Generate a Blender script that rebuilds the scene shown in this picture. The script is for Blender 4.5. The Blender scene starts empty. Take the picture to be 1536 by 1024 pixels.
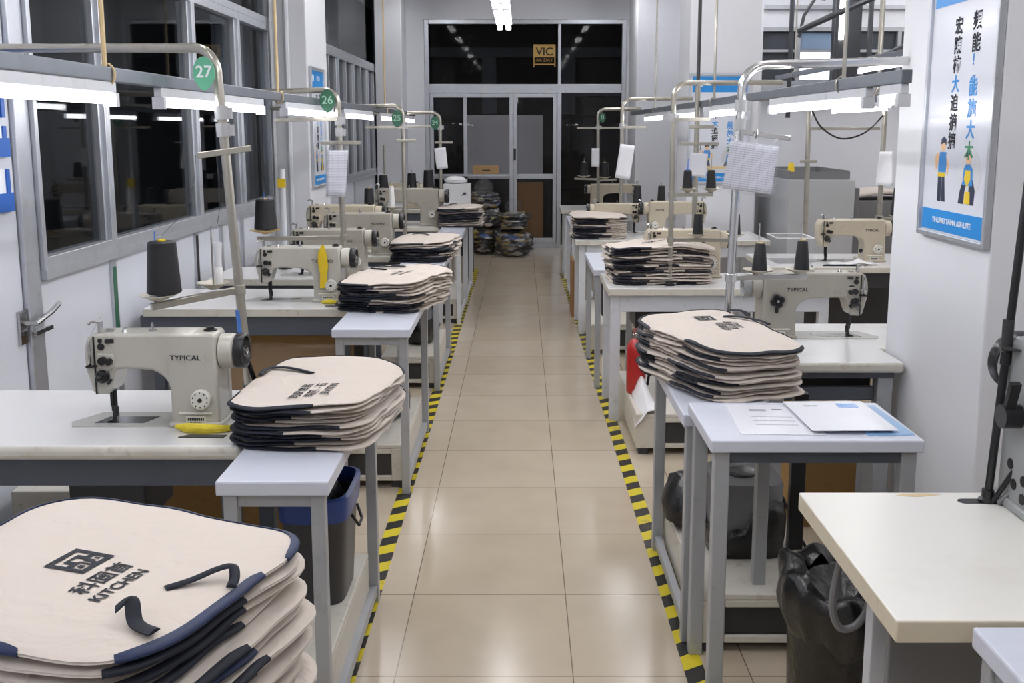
import bpy, bmesh, math, random
from mathutils import Vector, Matrix, noise
R = math.radians
PI = math.pi
rnd = random.Random(7)
scene = bpy.context.scene
COL = scene.collection

# ------------------------------------------------------------------ materials
MATS = {}
def lin(c):
    c = c / 255.0
    return c / 12.92 if c <= .04045 else ((c + .055) / 1.055) ** 2.4
def rgb(r, g, b): return (lin(r), lin(g), lin(b), 1)

def mat(name, col, rough=.5, metal=0., var=0., scale=8., bump=0., bscale=200., dirt=None, dscale=6., damt=.5, spec=.5, coat=0., stretch=None):
    """Principled with object-space noise variation, optional dirt blotches and fine bump."""
    m = bpy.data.materials.new(name); m.use_nodes = True
    nt = m.node_tree; b = nt.nodes['Principled BSDF']
    b.inputs['Roughness'].default_value = rough; b.inputs['Metallic'].default_value = metal
    b.inputs['Specular IOR Level'].default_value = spec
    if coat: b.inputs['Coat Weight'].default_value = coat
    b.inputs['Base Color'].default_value = col
    tc = nt.nodes.new('ShaderNodeTexCoord')
    vec = tc.outputs['Object']
    if stretch:
        mp = nt.nodes.new('ShaderNodeMapping'); mp.inputs['Scale'].default_value = stretch
        nt.links.new(vec, mp.inputs['Vector']); vec = mp.outputs['Vector']
    cur = None
    if var > 0:
        n = nt.nodes.new('ShaderNodeTexNoise'); n.inputs['Scale'].default_value = scale; n.inputs['Detail'].default_value = 6
        nt.links.new(vec, n.inputs['Vector'])
        mx = nt.nodes.new('ShaderNodeMix'); mx.data_type = 'RGBA'
        lo = tuple(max(0, c * (1 - var)) for c in col[:3]) + (1,); hi = tuple(min(1, c * (1 + var)) for c in col[:3]) + (1,)
        mx.inputs[6].default_value = lo; mx.inputs[7].default_value = hi
        nt.links.new(n.outputs['Fac'], mx.inputs[0]); cur = mx.outputs[2]
    if dirt:
        n2 = nt.nodes.new('ShaderNodeTexNoise'); n2.inputs['Scale'].default_value = dscale; n2.inputs['Detail'].default_value = 10; n2.inputs['Roughness'].default_value = .7
        nt.links.new(vec, n2.inputs['Vector'])
        rp = nt.nodes.new('ShaderNodeValToRGB'); rp.color_ramp.elements[0].position = .56; rp.color_ramp.elements[1].position = .74
        nt.links.new(n2.outputs['Fac'], rp.inputs['Fac'])
        ml = nt.nodes.new('ShaderNodeMath'); ml.operation = 'MULTIPLY'; ml.inputs[1].default_value = damt
        nt.links.new(rp.outputs['Color'], ml.inputs[0])
        mx2 = nt.nodes.new('ShaderNodeMix'); mx2.data_type = 'RGBA'
        if cur: nt.links.new(cur, mx2.inputs[6])
        else: mx2.inputs[6].default_value = col
        mx2.inputs[7].default_value = dirt
        nt.links.new(ml.outputs[0], mx2.inputs[0]); cur = mx2.outputs[2]
    if cur: nt.links.new(cur, b.inputs['Base Color'])
    if bump:
        n3 = nt.nodes.new('ShaderNodeTexNoise'); n3.inputs['Scale'].default_value = bscale; n3.inputs['Detail'].default_value = 3
        nt.links.new(vec, n3.inputs['Vector'])
        bp = nt.nodes.new('ShaderNodeBump'); bp.inputs['Strength'].default_value = bump; bp.inputs['Distance'].default_value = .004
        nt.links.new(n3.outputs['Fac'], bp.inputs['Height']); nt.links.new(bp.outputs['Normal'], b.inputs['Normal'])
    MATS[name] = m
    return m

def emis(name, col, strength):
    m = bpy.data.materials.new(name); m.use_nodes = True
    nt = m.node_tree; nt.nodes.clear()
    e = nt.nodes.new('ShaderNodeEmission'); e.inputs['Color'].default_value = col; e.inputs['Strength'].default_value = strength
    o = nt.nodes.new('ShaderNodeOutputMaterial'); nt.links.new(e.outputs[0], o.inputs[0])
    MATS[name] = m; return m

def glassmat(name, tint=(1, 1, 1, 1), refl=1.0, rough=.01, haze=0., hazecol=(.8, .8, .8, 1)):
    m = bpy.data.materials.new(name); m.use_nodes = True
    nt = m.node_tree; nt.nodes.clear()
    t = nt.nodes.new('ShaderNodeBsdfTransparent'); t.inputs['Color'].default_value = tint
    g = nt.nodes.new('ShaderNodeBsdfGlossy'); g.inputs['Roughness'].default_value = rough
    f = nt.nodes.new('ShaderNodeLayerWeight'); f.inputs['Blend'].default_value = .5
    pw = nt.nodes.new('ShaderNodeMath'); pw.operation = 'POWER'; pw.inputs[1].default_value = 4; nt.links.new(f.outputs['Facing'], pw.inputs[0])
    mu = nt.nodes.new('ShaderNodeMath'); mu.operation = 'MULTIPLY_ADD'; mu.inputs[1].default_value = .7 * refl; mu.inputs[2].default_value = .045 * refl; mu.use_clamp = True
    nt.links.new(pw.outputs[0], mu.inputs[0])
    mx = nt.nodes.new('ShaderNodeMixShader'); nt.links.new(mu.outputs[0], mx.inputs[0])
    src = t.outputs[0]
    if haze:
        d = nt.nodes.new('ShaderNodeBsdfDiffuse'); d.inputs['Color'].default_value = hazecol
        m0 = nt.nodes.new('ShaderNodeMixShader'); m0.inputs[0].default_value = haze
        nt.links.new(src, m0.inputs[1]); nt.links.new(d.outputs[0], m0.inputs[2]); src = m0.outputs[0]
    nt.links.new(src, mx.inputs[1]); nt.links.new(g.outputs[0], mx.inputs[2])
    o = nt.nodes.new('ShaderNodeOutputMaterial'); nt.links.new(mx.outputs[0], o.inputs[0])
    MATS[name] = m; return m

mat('wall_paint', rgb(226, 228, 234), .75, var=.03, scale=1.5, bump=.08, bscale=60, dirt=rgb(190, 190, 192), dscale=1.3, damt=.35)
mat('panel_white', rgb(212, 216, 226), .38, var=.03, scale=2, dirt=rgb(180, 182, 186), dscale=2, damt=.3)
mat('ceiling_paint', rgb(225, 226, 228), .8, var=.02)
mat('aluminium', rgb(200, 204, 212), .38, .75, var=.08, scale=12, dirt=rgb(120, 118, 112), dscale=14, damt=.35)
mat('rail_steel', rgb(126, 131, 140), .4, .8, var=.15, scale=14, dirt=rgb(95, 96, 100), dscale=9, damt=.5)
mat('bench_top', rgb(205, 209, 222), .34, .0, var=.07, scale=3, bump=.05, bscale=30, stretch=(1.5, 26, 1.5), dirt=rgb(185, 186, 192), dscale=3, damt=.3)
mat('leg_grey', rgb(172, 175, 180), .42, .35, var=.06, scale=10, dirt=rgb(120, 118, 112), dscale=16, damt=.45)
mat('leg_dark', rgb(84, 90, 100), .5, .2, var=.12, scale=6, dirt=rgb(120, 120, 120), dscale=8, damt=.3)
mat('leg_white', rgb(206, 209, 216), .45, .1, var=.04, scale=8, dirt=rgb(140, 134, 122), dscale=12, damt=.4)
mat('laminate', rgb(226, 226, 226), .2, 0, var=.02, scale=3, dirt=rgb(188, 184, 176), dscale=5, damt=.35, spec=.55)
mat('laminate_edge', rgb(206, 202, 192), .4, 0, var=.05, scale=20, dirt=rgb(150, 130, 96), dscale=18, damt=.65)
mat('laminate_warm', rgb(232, 230, 224), .26, 0, var=.02, scale=2, dirt=rgb(196, 190, 180), dscale=4, damt=.25)
mat('edge_warm', rgb(210, 200, 178), .5, 0, var=.05, scale=14, dirt=rgb(170, 150, 115), dscale=9, damt=.4)
mat('enamel', rgb(184, 181, 172), .28, 0, var=.06, scale=9, dirt=rgb(140, 132, 116), dscale=13, damt=.55, coat=.15)
mat('enamel_tan', rgb(164, 159, 148), .34, 0, var=.05, scale=9, dirt=rgb(120, 110, 95), dscale=13, damt=.55, coat=.1)
mat('enamel_cream', rgb(190, 180, 160), .34, 0, var=.06, scale=8, dirt=rgb(150, 128, 96), dscale=9, damt=.5)
mat('enamel_grey', rgb(150, 152, 152), .4, .1, var=.06, scale=9, dirt=rgb(110, 108, 104), dscale=12, damt=.45)
mat('chrome', rgb(190, 190, 190), .18, 1.)
mat('dark_metal', rgb(58, 58, 60), .3, .8, var=.2, scale=20)
mat('black_plastic', rgb(26, 27, 30), .28)
mat('ink_navy', rgb(24, 29, 40), .75)
mat('ink_black', rgb(30, 30, 32), .6)
mat('dial_white', rgb(220, 218, 210), .4)
mat('bed_steel', rgb(196, 195, 190), .25, .25, var=.06, scale=15, dirt=rgb(130, 126, 116), dscale=14, damt=.4)
mat('canvas', rgb(207, 197, 188), .9, 0, var=.03, scale=5, bump=.18, bscale=900, spec=.15)
def wrinkle(m):
    nt = MATS[m].node_tree; b = nt.nodes['Principled BSDF']; old = b.inputs['Normal'].links[0].from_node
    n = nt.nodes.new('ShaderNodeTexNoise'); n.inputs['Scale'].default_value = 7; n.inputs['Detail'].default_value = 3; n.inputs['Distortion'].default_value = 1.2
    tc = nt.nodes.new('ShaderNodeTexCoord'); nt.links.new(tc.outputs['Object'], n.inputs['Vector'])
    bp = nt.nodes.new('ShaderNodeBump'); bp.inputs['Strength'].default_value = .45; bp.inputs['Distance'].default_value = .03
    nt.links.new(n.outputs['Fac'], bp.inputs['Height']); nt.links.new(bp.outputs['Normal'], old.inputs['Normal'])
wrinkle('canvas')
mat('navy_binding', rgb(19, 24, 37), .6, 0, var=.25, scale=30, bump=.15, bscale=500, spec=.35)
mat('blue_binding', rgb(26, 40, 74), .5, 0, var=.3, scale=22, bump=.12, bscale=500, spec=.4)
mat('thread_black', rgb(13, 15, 20), .5, 0, var=.25, scale=10, bump=.3, bscale=60, stretch=(.3, .3, 14))
mat('thread_white', rgb(226, 226, 226), .6, 0, var=.05, scale=8, bump=.2, bscale=60, stretch=(.3, .3, 10))
mat('saucer', rgb(196, 190, 176), .35, .2, var=.06, scale=12, dirt=rgb(120, 105, 80), dscale=22, damt=.6)
mat('saucer_rust', rgb(186, 160, 108), .5, .1, var=.1, scale=12, dirt=rgb(120, 90, 50), dscale=18, damt=.6)
mat('pole_steel', rgb(172, 168, 158), .28, .75, var=.1, scale=18, dirt=rgb(120, 108, 88), dscale=16, damt=.55)
mat('pole_bright', rgb(206, 206, 206), .22, .9, var=.06, scale=18)
mat('blue_paint', rgb(66, 120, 200), .5)
mat('wood_pale', rgb(205, 182, 140), .55, var=.1, scale=12)
mat('yellow', rgb(222, 190, 30), .6, var=.05, scale=9)
mat('yellow_wool', rgb(214, 194, 60), .95, var=.15, scale=60, bump=.6, bscale=160)
mat('red_paint', rgb(168, 22, 22), .35, coat=.3, var=.05, scale=6)
mat('cardboard', rgb(150, 116, 68), .85, var=.1, scale=5, dirt=rgb(70, 55, 36), dscale=11, damt=.5)
mat('cardboard_tan', rgb(186, 152, 108), .85, var=.08, scale=5)
mat('cardboard_brown', rgb(150, 112, 72), .85, var=.05, scale=3)
mat('dark_grey', rgb(58, 60, 64), .5, var=.1, scale=6)
mat('grey_metal', rgb(178, 180, 183), .45, .2, var=.05, scale=3)
mat('bin_grey', rgb(112, 112, 114), .45, var=.1, scale=5)
mat('bin_dark', rgb(48, 48, 50), .4, var=.15, scale=7)
mat('bag_black', rgb(14, 14, 16), .3, 0, bump=1.0, bscale=34, spec=.6)
mat('bag_blue', rgb(34, 62, 128), .35, 0, bump=.4, bscale=30)
mat('blue_sheet', rgb(140, 184, 226), .4, var=.06, scale=5)
mat('paper', rgb(236, 238, 244), .55)
mat('white_plastic', rgb(236, 236, 238), .35, bump=.3, bscale=30, var=.03, scale=6)
mat('board_white', rgb(205, 207, 212), .5, var=.03, scale=2)
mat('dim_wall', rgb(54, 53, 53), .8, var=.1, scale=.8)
mat('curtain_grey', rgb(150, 152, 156), .8, var=.1, scale=3)
mat('sign_green', rgb(96, 172, 140), .5)
mat('sign_dark_green', rgb(44, 96, 72), .5)
mat('sign_ring', rgb(150, 190, 170), .5)
mat('poster_white', rgb(220, 224, 234), .22, coat=.2)
mat('poster_blue', rgb(36, 140, 216), .3)
mat('poster_sky', rgb(60, 140, 210), .3)
mat('dull_sky', rgb(128, 150, 176), .4)
mat('skin_print', rgb(230, 190, 150), .5)
mat('navy_print', rgb(34, 44, 70), .5)
mat('green_print', rgb(60, 140, 100), .5)
mat('pocket_blue', rgb(28, 92, 180), .4)
mat('amber_print', rgb(186, 150, 80), .5)
mat('scrap_dark', rgb(52, 50, 50), .5)
mat('dark_pipe', rgb(62, 64, 68), .45, .4, var=.1, scale=8)
mat('window_dark', rgb(52, 58, 66), .3)
mat('clear_plastic', rgb(222, 224, 230), .2, var=.02)
emis('tube_glow', (1.0, .99, 1.0, 1), 11.0)
emis('tube_ceiling', (1.0, .99, 1.0, 1), 34.0)
emis('tube_aisle', (1.0, .99, 1.0, 1), 26.0)
emis('tube_dim', (1.0, .985, 1.0, 1), 55.0)
emis('window_glow', (.85, .93, 1, 1), 1.6)  # emission standing in for the bay window reflection
glassmat('window_glass', (.7, .73, .76, 1), .55)
glassmat('upper_glass', (.9, .9, .91, 1), .12, .03)
glassmat('door_glass', (.9, .9, .91, 1), .4, .02)
glassmat('film', (.99, .99, 1, 1), .7, .22, .03, (.9, .92, .96, 1))
glassmat('film_bag', (.9, .92, .95, 1), 1.4, .12, .05, (.8, .85, .9, 1))

def nodes_of(name):
    m = bpy.data.materials.new(name); m.use_nodes = True
    MATS[name] = m
    return m.node_tree, m.node_tree.nodes['Principled BSDF']

def floor_material():
    nt, b = nodes_of('floor_tiles')
    N = nt.nodes.new; L = nt.links.new
    tc = N('ShaderNodeTexCoord')
    mp = N('ShaderNodeMapping'); mp.inputs['Location'].default_value = (-.158 / .5425 + 20, -2.83 / .5425 + 20, 0); mp.inputs['Scale'].default_value = (1 / .5425,) * 3
    L(tc.outputs['Object'], mp.inputs['Vector'])
    fr = N('ShaderNodeVectorMath'); fr.operation = 'FRACTION'; L(mp.outputs[0], fr.inputs[0])
    fl = N('ShaderNodeVectorMath'); fl.operation = 'FLOOR'; L(mp.outputs[0], fl.inputs[0])
    sx = N('ShaderNodeSeparateXYZ'); L(fr.outputs[0], sx.inputs[0])
    def edge(o):
        a = N('ShaderNodeMath'); a.operation = 'SUBTRACT'; a.inputs[1].default_value = .5; L(o, a.inputs[0])
        c = N('ShaderNodeMath'); c.operation = 'ABSOLUTE'; L(a.outputs[0], c.inputs[0])
        d = N('ShaderNodeMath'); d.operation = 'GREATER_THAN'; d.inputs[1].default_value = .4968; L(c.outputs[0], d.inputs[0]); return d.outputs[0]
    mxm = N('ShaderNodeMath'); mxm.operation = 'MAXIMUM'; L(edge(sx.outputs[0]), mxm.inputs[0]); L(edge(sx.outputs[1]), mxm.inputs[1])
    wn = N('ShaderNodeTexWhiteNoise'); wn.noise_dimensions = '2D'; L(fl.outputs[0], wn.inputs['Vector'])
    base = N('ShaderNodeMix'); base.data_type = 'RGBA'; base.inputs[6].default_value = rgb(186, 172, 151); base.inputs[7].default_value = rgb(193, 180, 161)
    L(wn.outputs['Value'], base.inputs[0])
    n = N('ShaderNodeTexNoise'); n.inputs['Scale'].default_value = 5; n.inputs['Detail'].default_value = 8; L(tc.outputs['Object'], n.inputs['Vector'])
    n2 = N('ShaderNodeMix'); n2.data_type = 'RGBA'; n2.blend_type = 'OVERLAY'; n2.inputs[0].default_value = .09; L(base.outputs[2], n2.inputs[6]); L(n.outputs['Fac'], n2.inputs[7])
    fin = N('ShaderNodeMix'); fin.data_type = 'RGBA'; fin.inputs[7].default_value = rgb(112, 100, 84)
    L(n2.outputs[2], fin.inputs[6]); L(mxm.outputs[0], fin.inputs[0]); L(fin.outputs[2], b.inputs['Base Color'])
    rr = N('ShaderNodeMapRange'); rr.inputs[3].default_value = .15; rr.inputs[4].default_value = .23; L(n.outputs['Fac'], rr.inputs[0]); L(rr.outputs[0], b.inputs['Roughness'])
    b.inputs['Specular IOR Level'].default_value = .5
floor_material()

def tape_material():
    nt, b = nodes_of('hazard_tape')
    N = nt.nodes.new; L = nt.links.new
    tc = N('ShaderNodeTexCoord'); s = N('ShaderNodeSeparateXYZ'); L(tc.outputs['Object'], s.inputs[0])
    m1 = N('ShaderNodeMath'); m1.operation = 'MULTIPLY_ADD'; m1.inputs[1].default_value = -.6; L(s.outputs[0], m1.inputs[0]); L(s.outputs[1], m1.inputs[2])
    d = N('ShaderNodeMath'); d.operation = 'DIVIDE'; d.inputs[1].default_value = .165; L(m1.outputs[0], d.inputs[0])
    f = N('ShaderNodeMath'); f.operation = 'FRACT'; L(d.outputs[0], f.inputs[0])
    g = N('ShaderNodeMath'); g.operation = 'GREATER_THAN'; g.inputs[1].default_value = .5; L(f.outputs[0], g.inputs[0])
    mx = N('ShaderNodeMix'); mx.data_type = 'RGBA'; mx.inputs[6].default_value = rgb(30, 29, 28); mx.inputs[7].default_value = rgb(206, 188, 34); L(g.outputs[0], mx.inputs[0])
    n = N('ShaderNodeTexNoise'); n.inputs['Scale'].default_value = 14; n.inputs['Detail'].default_value = 9; L(tc.outputs['Object'], n.inputs['Vector'])
    rp = N('ShaderNodeValToRGB'); rp.color_ramp.elements[0].position = .6; rp.color_ramp.elements[1].position = .72; L(n.outputs['Fac'], rp.inputs[0])
    ml = N('ShaderNodeMath'); ml.operation = 'MULTIPLY'; ml.inputs[1].default_value = .45; L(rp.outputs[0], ml.inputs[0])
    m2 = N('ShaderNodeMix'); m2.data_type = 'RGBA'; m2.inputs[7].default_value = rgb(120, 108, 80); L(mx.outputs[2], m2.inputs[6]); L(ml.outputs[0], m2.inputs[0])
    L(m2.outputs[2], b.inputs['Base Color']); b.inputs['Roughness'].default_value = .42
tape_material()

def form_material():
    """printed table on a sheet: thin rows and columns in object space (sheet lies in x-z)"""
    nt, b = nodes_of('printed_form')
    N = nt.nodes.new; L = nt.links.new
    tc = N('ShaderNodeTexCoord'); s = N('ShaderNodeSeparateXYZ'); L(tc.outputs['Object'], s.inputs[0])
    def lines(o, period, w):
        d = N('ShaderNodeMath'); d.operation = 'DIVIDE'; d.inputs[1].default_value = period; L(o, d.inputs[0])
        f = N('ShaderNodeMath'); f.operation = 'FRACT'; L(d.outputs[0], f.inputs[0])
        g = N('ShaderNodeMath'); g.operation = 'LESS_THAN'; g.inputs[1].default_value = w; L(f.outputs[0], g.inputs[0]); return g.outputs[0]
    a = N('ShaderNodeMath'); a.operation = 'MAXIMUM'; L(lines(s.outputs[2], .0085, .22), a.inputs[0]); L(lines(s.outputs[0], .033, .05), a.inputs[1])
    n = N('ShaderNodeTexNoise'); n.inputs['Scale'].default_value = 160; L(tc.outputs['Object'], n.inputs['Vector'])
    k = N('ShaderNodeMath'); k.operation = 'MULTIPLY'; L(a.outputs[0], k.inputs[0]); L(n.outputs['Fac'], k.inputs[1])
    mx = N('ShaderNodeMix'); mx.data_type = 'RGBA'; mx.inputs[6].default_value = rgb(232, 234, 242); mx.inputs[7].default_value = rgb(110, 116, 130); L(k.outputs[0], mx.inputs[0])
    L(mx.outputs[2], b.inputs['Base Color']); b.inputs['Roughness'].default_value = .35
form_material()

def scrap_material():
    nt, b = nodes_of('fabric_scraps')
    N = nt.nodes.new; L = nt.links.new
    tc = N('ShaderNodeTexCoord')
    mp = N('ShaderNodeMapping'); mp.inputs['Scale'].default_value = (6, 6, 16); L(tc.outputs['Object'], mp.inputs[0])
    v = N('ShaderNodeTexVoronoi'); v.inputs['Scale'].default_value = 1.6; v.inputs['Randomness'].default_value = 1; L(mp.outputs[0], v.inputs['Vector'])
    rp = N('ShaderNodeValToRGB'); r = rp.color_ramp; r.interpolation = 'CONSTANT'
    cols = [(0, (44, 42, 42)), (.3, (170, 152, 128)), (.42, (62, 56, 50)), (.55, (140, 112, 70)), (.64, (200, 194, 186)), (.76, (52, 52, 60)), (.86, (182, 156, 60)), (.93, (70, 96, 150))]
    r.elements[0].position = 0; r.elements[0].color = rgb(*cols[0][1]); r.elements[1].position = cols[1][0]; r.elements[1].color = rgb(*cols[1][1])
    for p, c in cols[2:]:
        e = r.elements.new(p); e.color = rgb(*c)
    s = N('ShaderNodeSeparateColor'); L(v.outputs['Color'], s.inputs[0]); L(s.outputs[0], rp.inputs[0])
    L(rp.outputs[0], b.inputs['Base Color']); b.inputs['Roughness'].default_value = .3; b.inputs['Coat Weight'].default_value = .5
scrap_material()

# ------------------------------------------------------------------ mesh builder
SPLIT = {'binding', 'apron', 'foot_rail', 'end_holder', 'foot', 'top_frame', 'pre_tension', 'sash_bar', 'hanger', 'thread_post', 'thread_guide'}
class MB:
    def __init__(s): s.v = []; s.f = []; s.m = []
    def add(s, vs, fs, mi=0):
        o = len(s.v); s.v += [tuple(p) for p in vs]
        for f in fs: s.f.append([i + o for i in f]); s.m.append(mi)
        return s
    def box(s, x0, x1, y0, y1, z0, z1, mi=0, M=None):
        vs = [Vector((x, y, z)) for z in (z0, z1) for y in (y0, y1) for x in (x0, x1)]
        if M: vs = [M @ p for p in vs]
        return s.add(vs, [(0, 2, 3, 1), (4, 5, 7, 6), (0, 1, 5, 4), (2, 6, 7, 3), (0, 4, 6, 2), (1, 3, 7, 5)], mi)
    def beam(s, p, q, w, h, mi=0, up=(0, 0, 1)):
        """rectangular bar from p to q"""
        p = Vector(p); q = Vector(q); d = (q - p).normalized(); u = Vector(up)
        if abs(d.dot(u)) > .98: u = Vector((0, 1, 0))
        a = d.cross(u).normalized(); b = a.cross(d).normalized()
        vs = [e + a * (w / 2 * i) + b * (h / 2 * j) for e in (p, q) for i, j in ((-1, -1), (1, -1), (1, 1), (-1, 1))]
        return s.add(vs, [(3, 2, 1, 0), (4, 5, 6, 7), (0, 1, 5, 4), (1, 2, 6, 5), (2, 3, 7, 6), (3, 0, 4, 7)], mi)
    def tube(s, pts, r, n=10, mi=0, caps=True):
        pts = [Vector(p) for p in pts]; k = len(pts)
        rs = r if isinstance(r, (list, tuple)) else [r] * k
        t0 = (pts[1] - pts[0]).normalized()
        u = Vector((0, 0, 1)) if abs(t0.z) < .9 else Vector((1, 0, 0))
        nrm = (u - t0 * u.dot(t0)).normalized(); rings = []
        for i, p in enumerate(pts):
            t = (pts[min(i + 1, k - 1)] - pts[max(i - 1, 0)]).normalized()
            nrm = (nrm - t * nrm.dot(t)).normalized(); b = t.cross(nrm)
            rings.append([p + (nrm * math.cos(2 * PI * j / n) + b * math.sin(2 * PI * j / n)) * rs[i] for j in range(n)])
        return s.rings(rings, mi, caps)
    def rings(s, rings, mi=0, caps=True, closed=True):
        n = len(rings[0]); vs = [p for r_ in rings for p in r_]; fs = []
        for i in range(len(rings) - 1):
            for j in range(n if closed else n - 1):
                a = i * n + j; b = i * n + (j + 1) % n
                fs.append((a, b, b + n, a + n))
        if caps and closed:
            fs.append(tuple(range(n - 1, -1, -1))); fs.append(tuple(range((len(rings) - 1) * n, len(rings) * n)))
        return s.add(vs, fs, mi)
    def lathe(s, prof, M=None, n=24, mi=0, caps=True):
        M = M or Matrix()
        return s.rings([[M @ Vector((r * math.cos(2 * PI * j / n), r * math.sin(2 * PI * j / n), z)) for j in range(n)] for r, z in prof], mi, caps)
    def cyl(s, p, q, r, n=16, mi=0): return s.tube([p, q], r, n, mi)
    def prism(s, poly, y0, y1, mi=0, plane='xz'):
        n = len(poly)
        def P(a, b, c): return {'xz': (a, c, b), 'xy': (a, b, c), 'yz': (c, a, b)}[plane]
        vs = [P(a, b, y0) for a, b in poly] + [P(a, b, y1) for a, b in poly]
        return s.add(vs, [tuple(range(n)), tuple(range(2 * n - 1, n - 1, -1))] + [(i, (i + 1) % n, (i + 1) % n + n, i + n) for i in range(n)], mi)
    def mesh(s, name, mats, smooth=35, M=None):
        me = bpy.data.meshes.new(name); me.from_pydata([M @ Vector(p) if M else p for p in s.v], [], s.f)
        for m in mats: me.materials.append(MATS[m])
        me.polygons.foreach_set('material_index', s.m)
        bm = bmesh.new(); bm.from_mesh(me); bmesh.ops.recalc_face_normals(bm, faces=bm.faces); bm.to_mesh(me); bm.free()
        if smooth:
            me.polygons.foreach_set('use_smooth', [True] * len(me.polygons)); me.set_sharp_from_angle(angle=R(smooth))
        me.update(); return me
    def obj(s, name, mats, parent=None, loc=None, bevel=0, smooth=35, M=None, seg=2, rotz=None):
        if isinstance(mats, str): mats = [mats]
        if name in SPLIT:
            parts = s.islands()
            if len(parts) > 1:
                os_ = [q._obj(name, mats, parent, loc, bevel, smooth, M, seg, rotz) for q in parts]
                return os_[0]
        return s._obj(name, mats, parent, loc, bevel, smooth, M, seg, rotz)
    def islands(s):
        par = list(range(len(s.v)))
        def find(i):
            while par[i] != i: par[i] = par[par[i]]; i = par[i]
            return i
        for f in s.f:
            a = find(f[0])
            for i in f[1:]: par[find(i)] = a
        out = {}
        for f, mi in zip(s.f, s.m):
            q = out.setdefault(find(f[0]), (MB(), {}))
            mb, mp = q
            for i in f:
                if i not in mp: mp[i] = len(mb.v); mb.v.append(s.v[i])
            mb.f.append([mp[i] for i in f]); mb.m.append(mi)
        return [q[0] for q in out.values()]
    def _obj(s, name, mats, parent=None, loc=None, bevel=0, smooth=35, M=None, seg=2, rotz=None):
        o = bpy.data.objects.new(name, s.mesh(name, mats, smooth, M)); COL.objects.link(o)
        if parent: o.parent = parent
        if loc: o.location = loc
        if rotz is not None: o.rotation_euler.z = rotz
        if bevel:
            md = o.modifiers.new('bevel', 'BEVEL'); md.width = bevel; md.segments = seg; md.limit_method = 'ANGLE'; md.angle_limit = R(40)
        return o

LABELS = {}
def tag(o, label, cat, group=None, kind=None):
    o['label'] = label; o['category'] = cat
    if group: o['group'] = group
    if kind: o['kind'] = kind
    n = len(label.split())
    if n < 4 or n > 16: print('LABEL LENGTH', n, label)
    if label in LABELS and not group: print('DUP LABEL', label)
    LABELS[label] = 1
    return o
def thing(name, label, cat, loc=(0, 0, 0), rotz=0, group=None):
    o = bpy.data.objects.new(name, None); COL.objects.link(o); o.empty_display_size = .05
    o.location = loc; o.rotation_euler.z = rotz
    return tag(o, label, cat, group)
def struct(o, label=None, cat=None):
    o['kind'] = 'structure'
    if label: o['label'] = label
    if cat: o['category'] = cat
    return o

TEXTS = {}
def text_mesh(body, size, extrude=0.0004, bold=0):
    key = (body, size, extrude, bold)
    if key in TEXTS: return TEXTS[key]
    c = bpy.data.curves.new('lettering', 'FONT'); c.body = body; c.size = size; c.align_x = 'CENTER'; c.align_y = 'CENTER'; c.extrude = extrude; c.offset = bold; c.resolution_u = 3
    o = bpy.data.objects.new('lettering', c); COL.objects.link(o)
    dg = bpy.context.evaluated_depsgraph_get()
    me = bpy.data.meshes.new_from_object(o.evaluated_get(dg))
    bpy.data.objects.remove(o); bpy.data.curves.remove(c)
    TEXTS[key] = me; return me
FACE_FRONT = Matrix.Rotation(R(90), 4, 'X')       # text in x-y to text standing in x-z, read from -Y
def lettering(body, size, mt, parent, loc, M=FACE_FRONT, name='lettering', extrude=.0004, bold=0, sx=1.0):
    me = text_mesh(body, size, extrude, bold).copy(); me.materials.clear(); me.materials.append(MATS[mt])
    me.transform(M @ Matrix.Diagonal((sx, 1, 1, 1)))
    o = bpy.data.objects.new(name, me); COL.objects.link(o); o.parent = parent; o.location = loc
    return o
def arc(cx, cy, r, a0, a1, n):
    return [(cx + r * math.cos(R(a0 + (a1 - a0) * i / n)), cy + r * math.sin(R(a0 + (a1 - a0) * i / n))) for i in range(n + 1)]
ORD = ['topmost', 'second', 'third', 'fourth', 'fifth', 'sixth', 'seventh', 'eighth', 'ninth', 'tenth', 'eleventh', 'twelfth', 'thirteenth', 'fourteenth', 'fifteenth']
# ------------------------------------------------------------------ the room
XL = -1.95; YF = 13.9; ZC = 3.4
fl = MB().box(XL - .3, 6.2, -3.2, 18, -.1, 0).obj('floor', 'floor_tiles', smooth=0); struct(fl)
ce = MB().box(XL - .3, 6.2, -3.2, 18, ZC, ZC + .1).obj('ceiling', 'ceiling_paint', smooth=0); struct(ce)

# left wall: white panels below the windows, aluminium cover strips
mb = MB(); mb.box(XL - .1, XL, 4.0, YF + .1, 0, 1.06)
mb.box(XL - .1, XL, -3.2, 2.75, 0, ZC)
wl = mb.obj('wall_left', 'panel_white', smooth=0); struct(wl)
sv = MB()
for y in (4.72, 5.33, 5.95, 6.45, 6.94, 9.7, 10.7, 11.7):
    sv.box(XL, XL + .012, y - .03, y + .03, .0, 1.045)
struct(sv.obj('trim_1', 'aluminium', wl, smooth=0))
sv = MB().box(XL - .02, XL + .035, 4.0, 7.9, 1.045, 1.085).box(XL - .02, XL + .035, 8.75, YF, 1.045, 1.085)
struct(sv.obj('trim_2', 'aluminium', wl, smooth=0))

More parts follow.
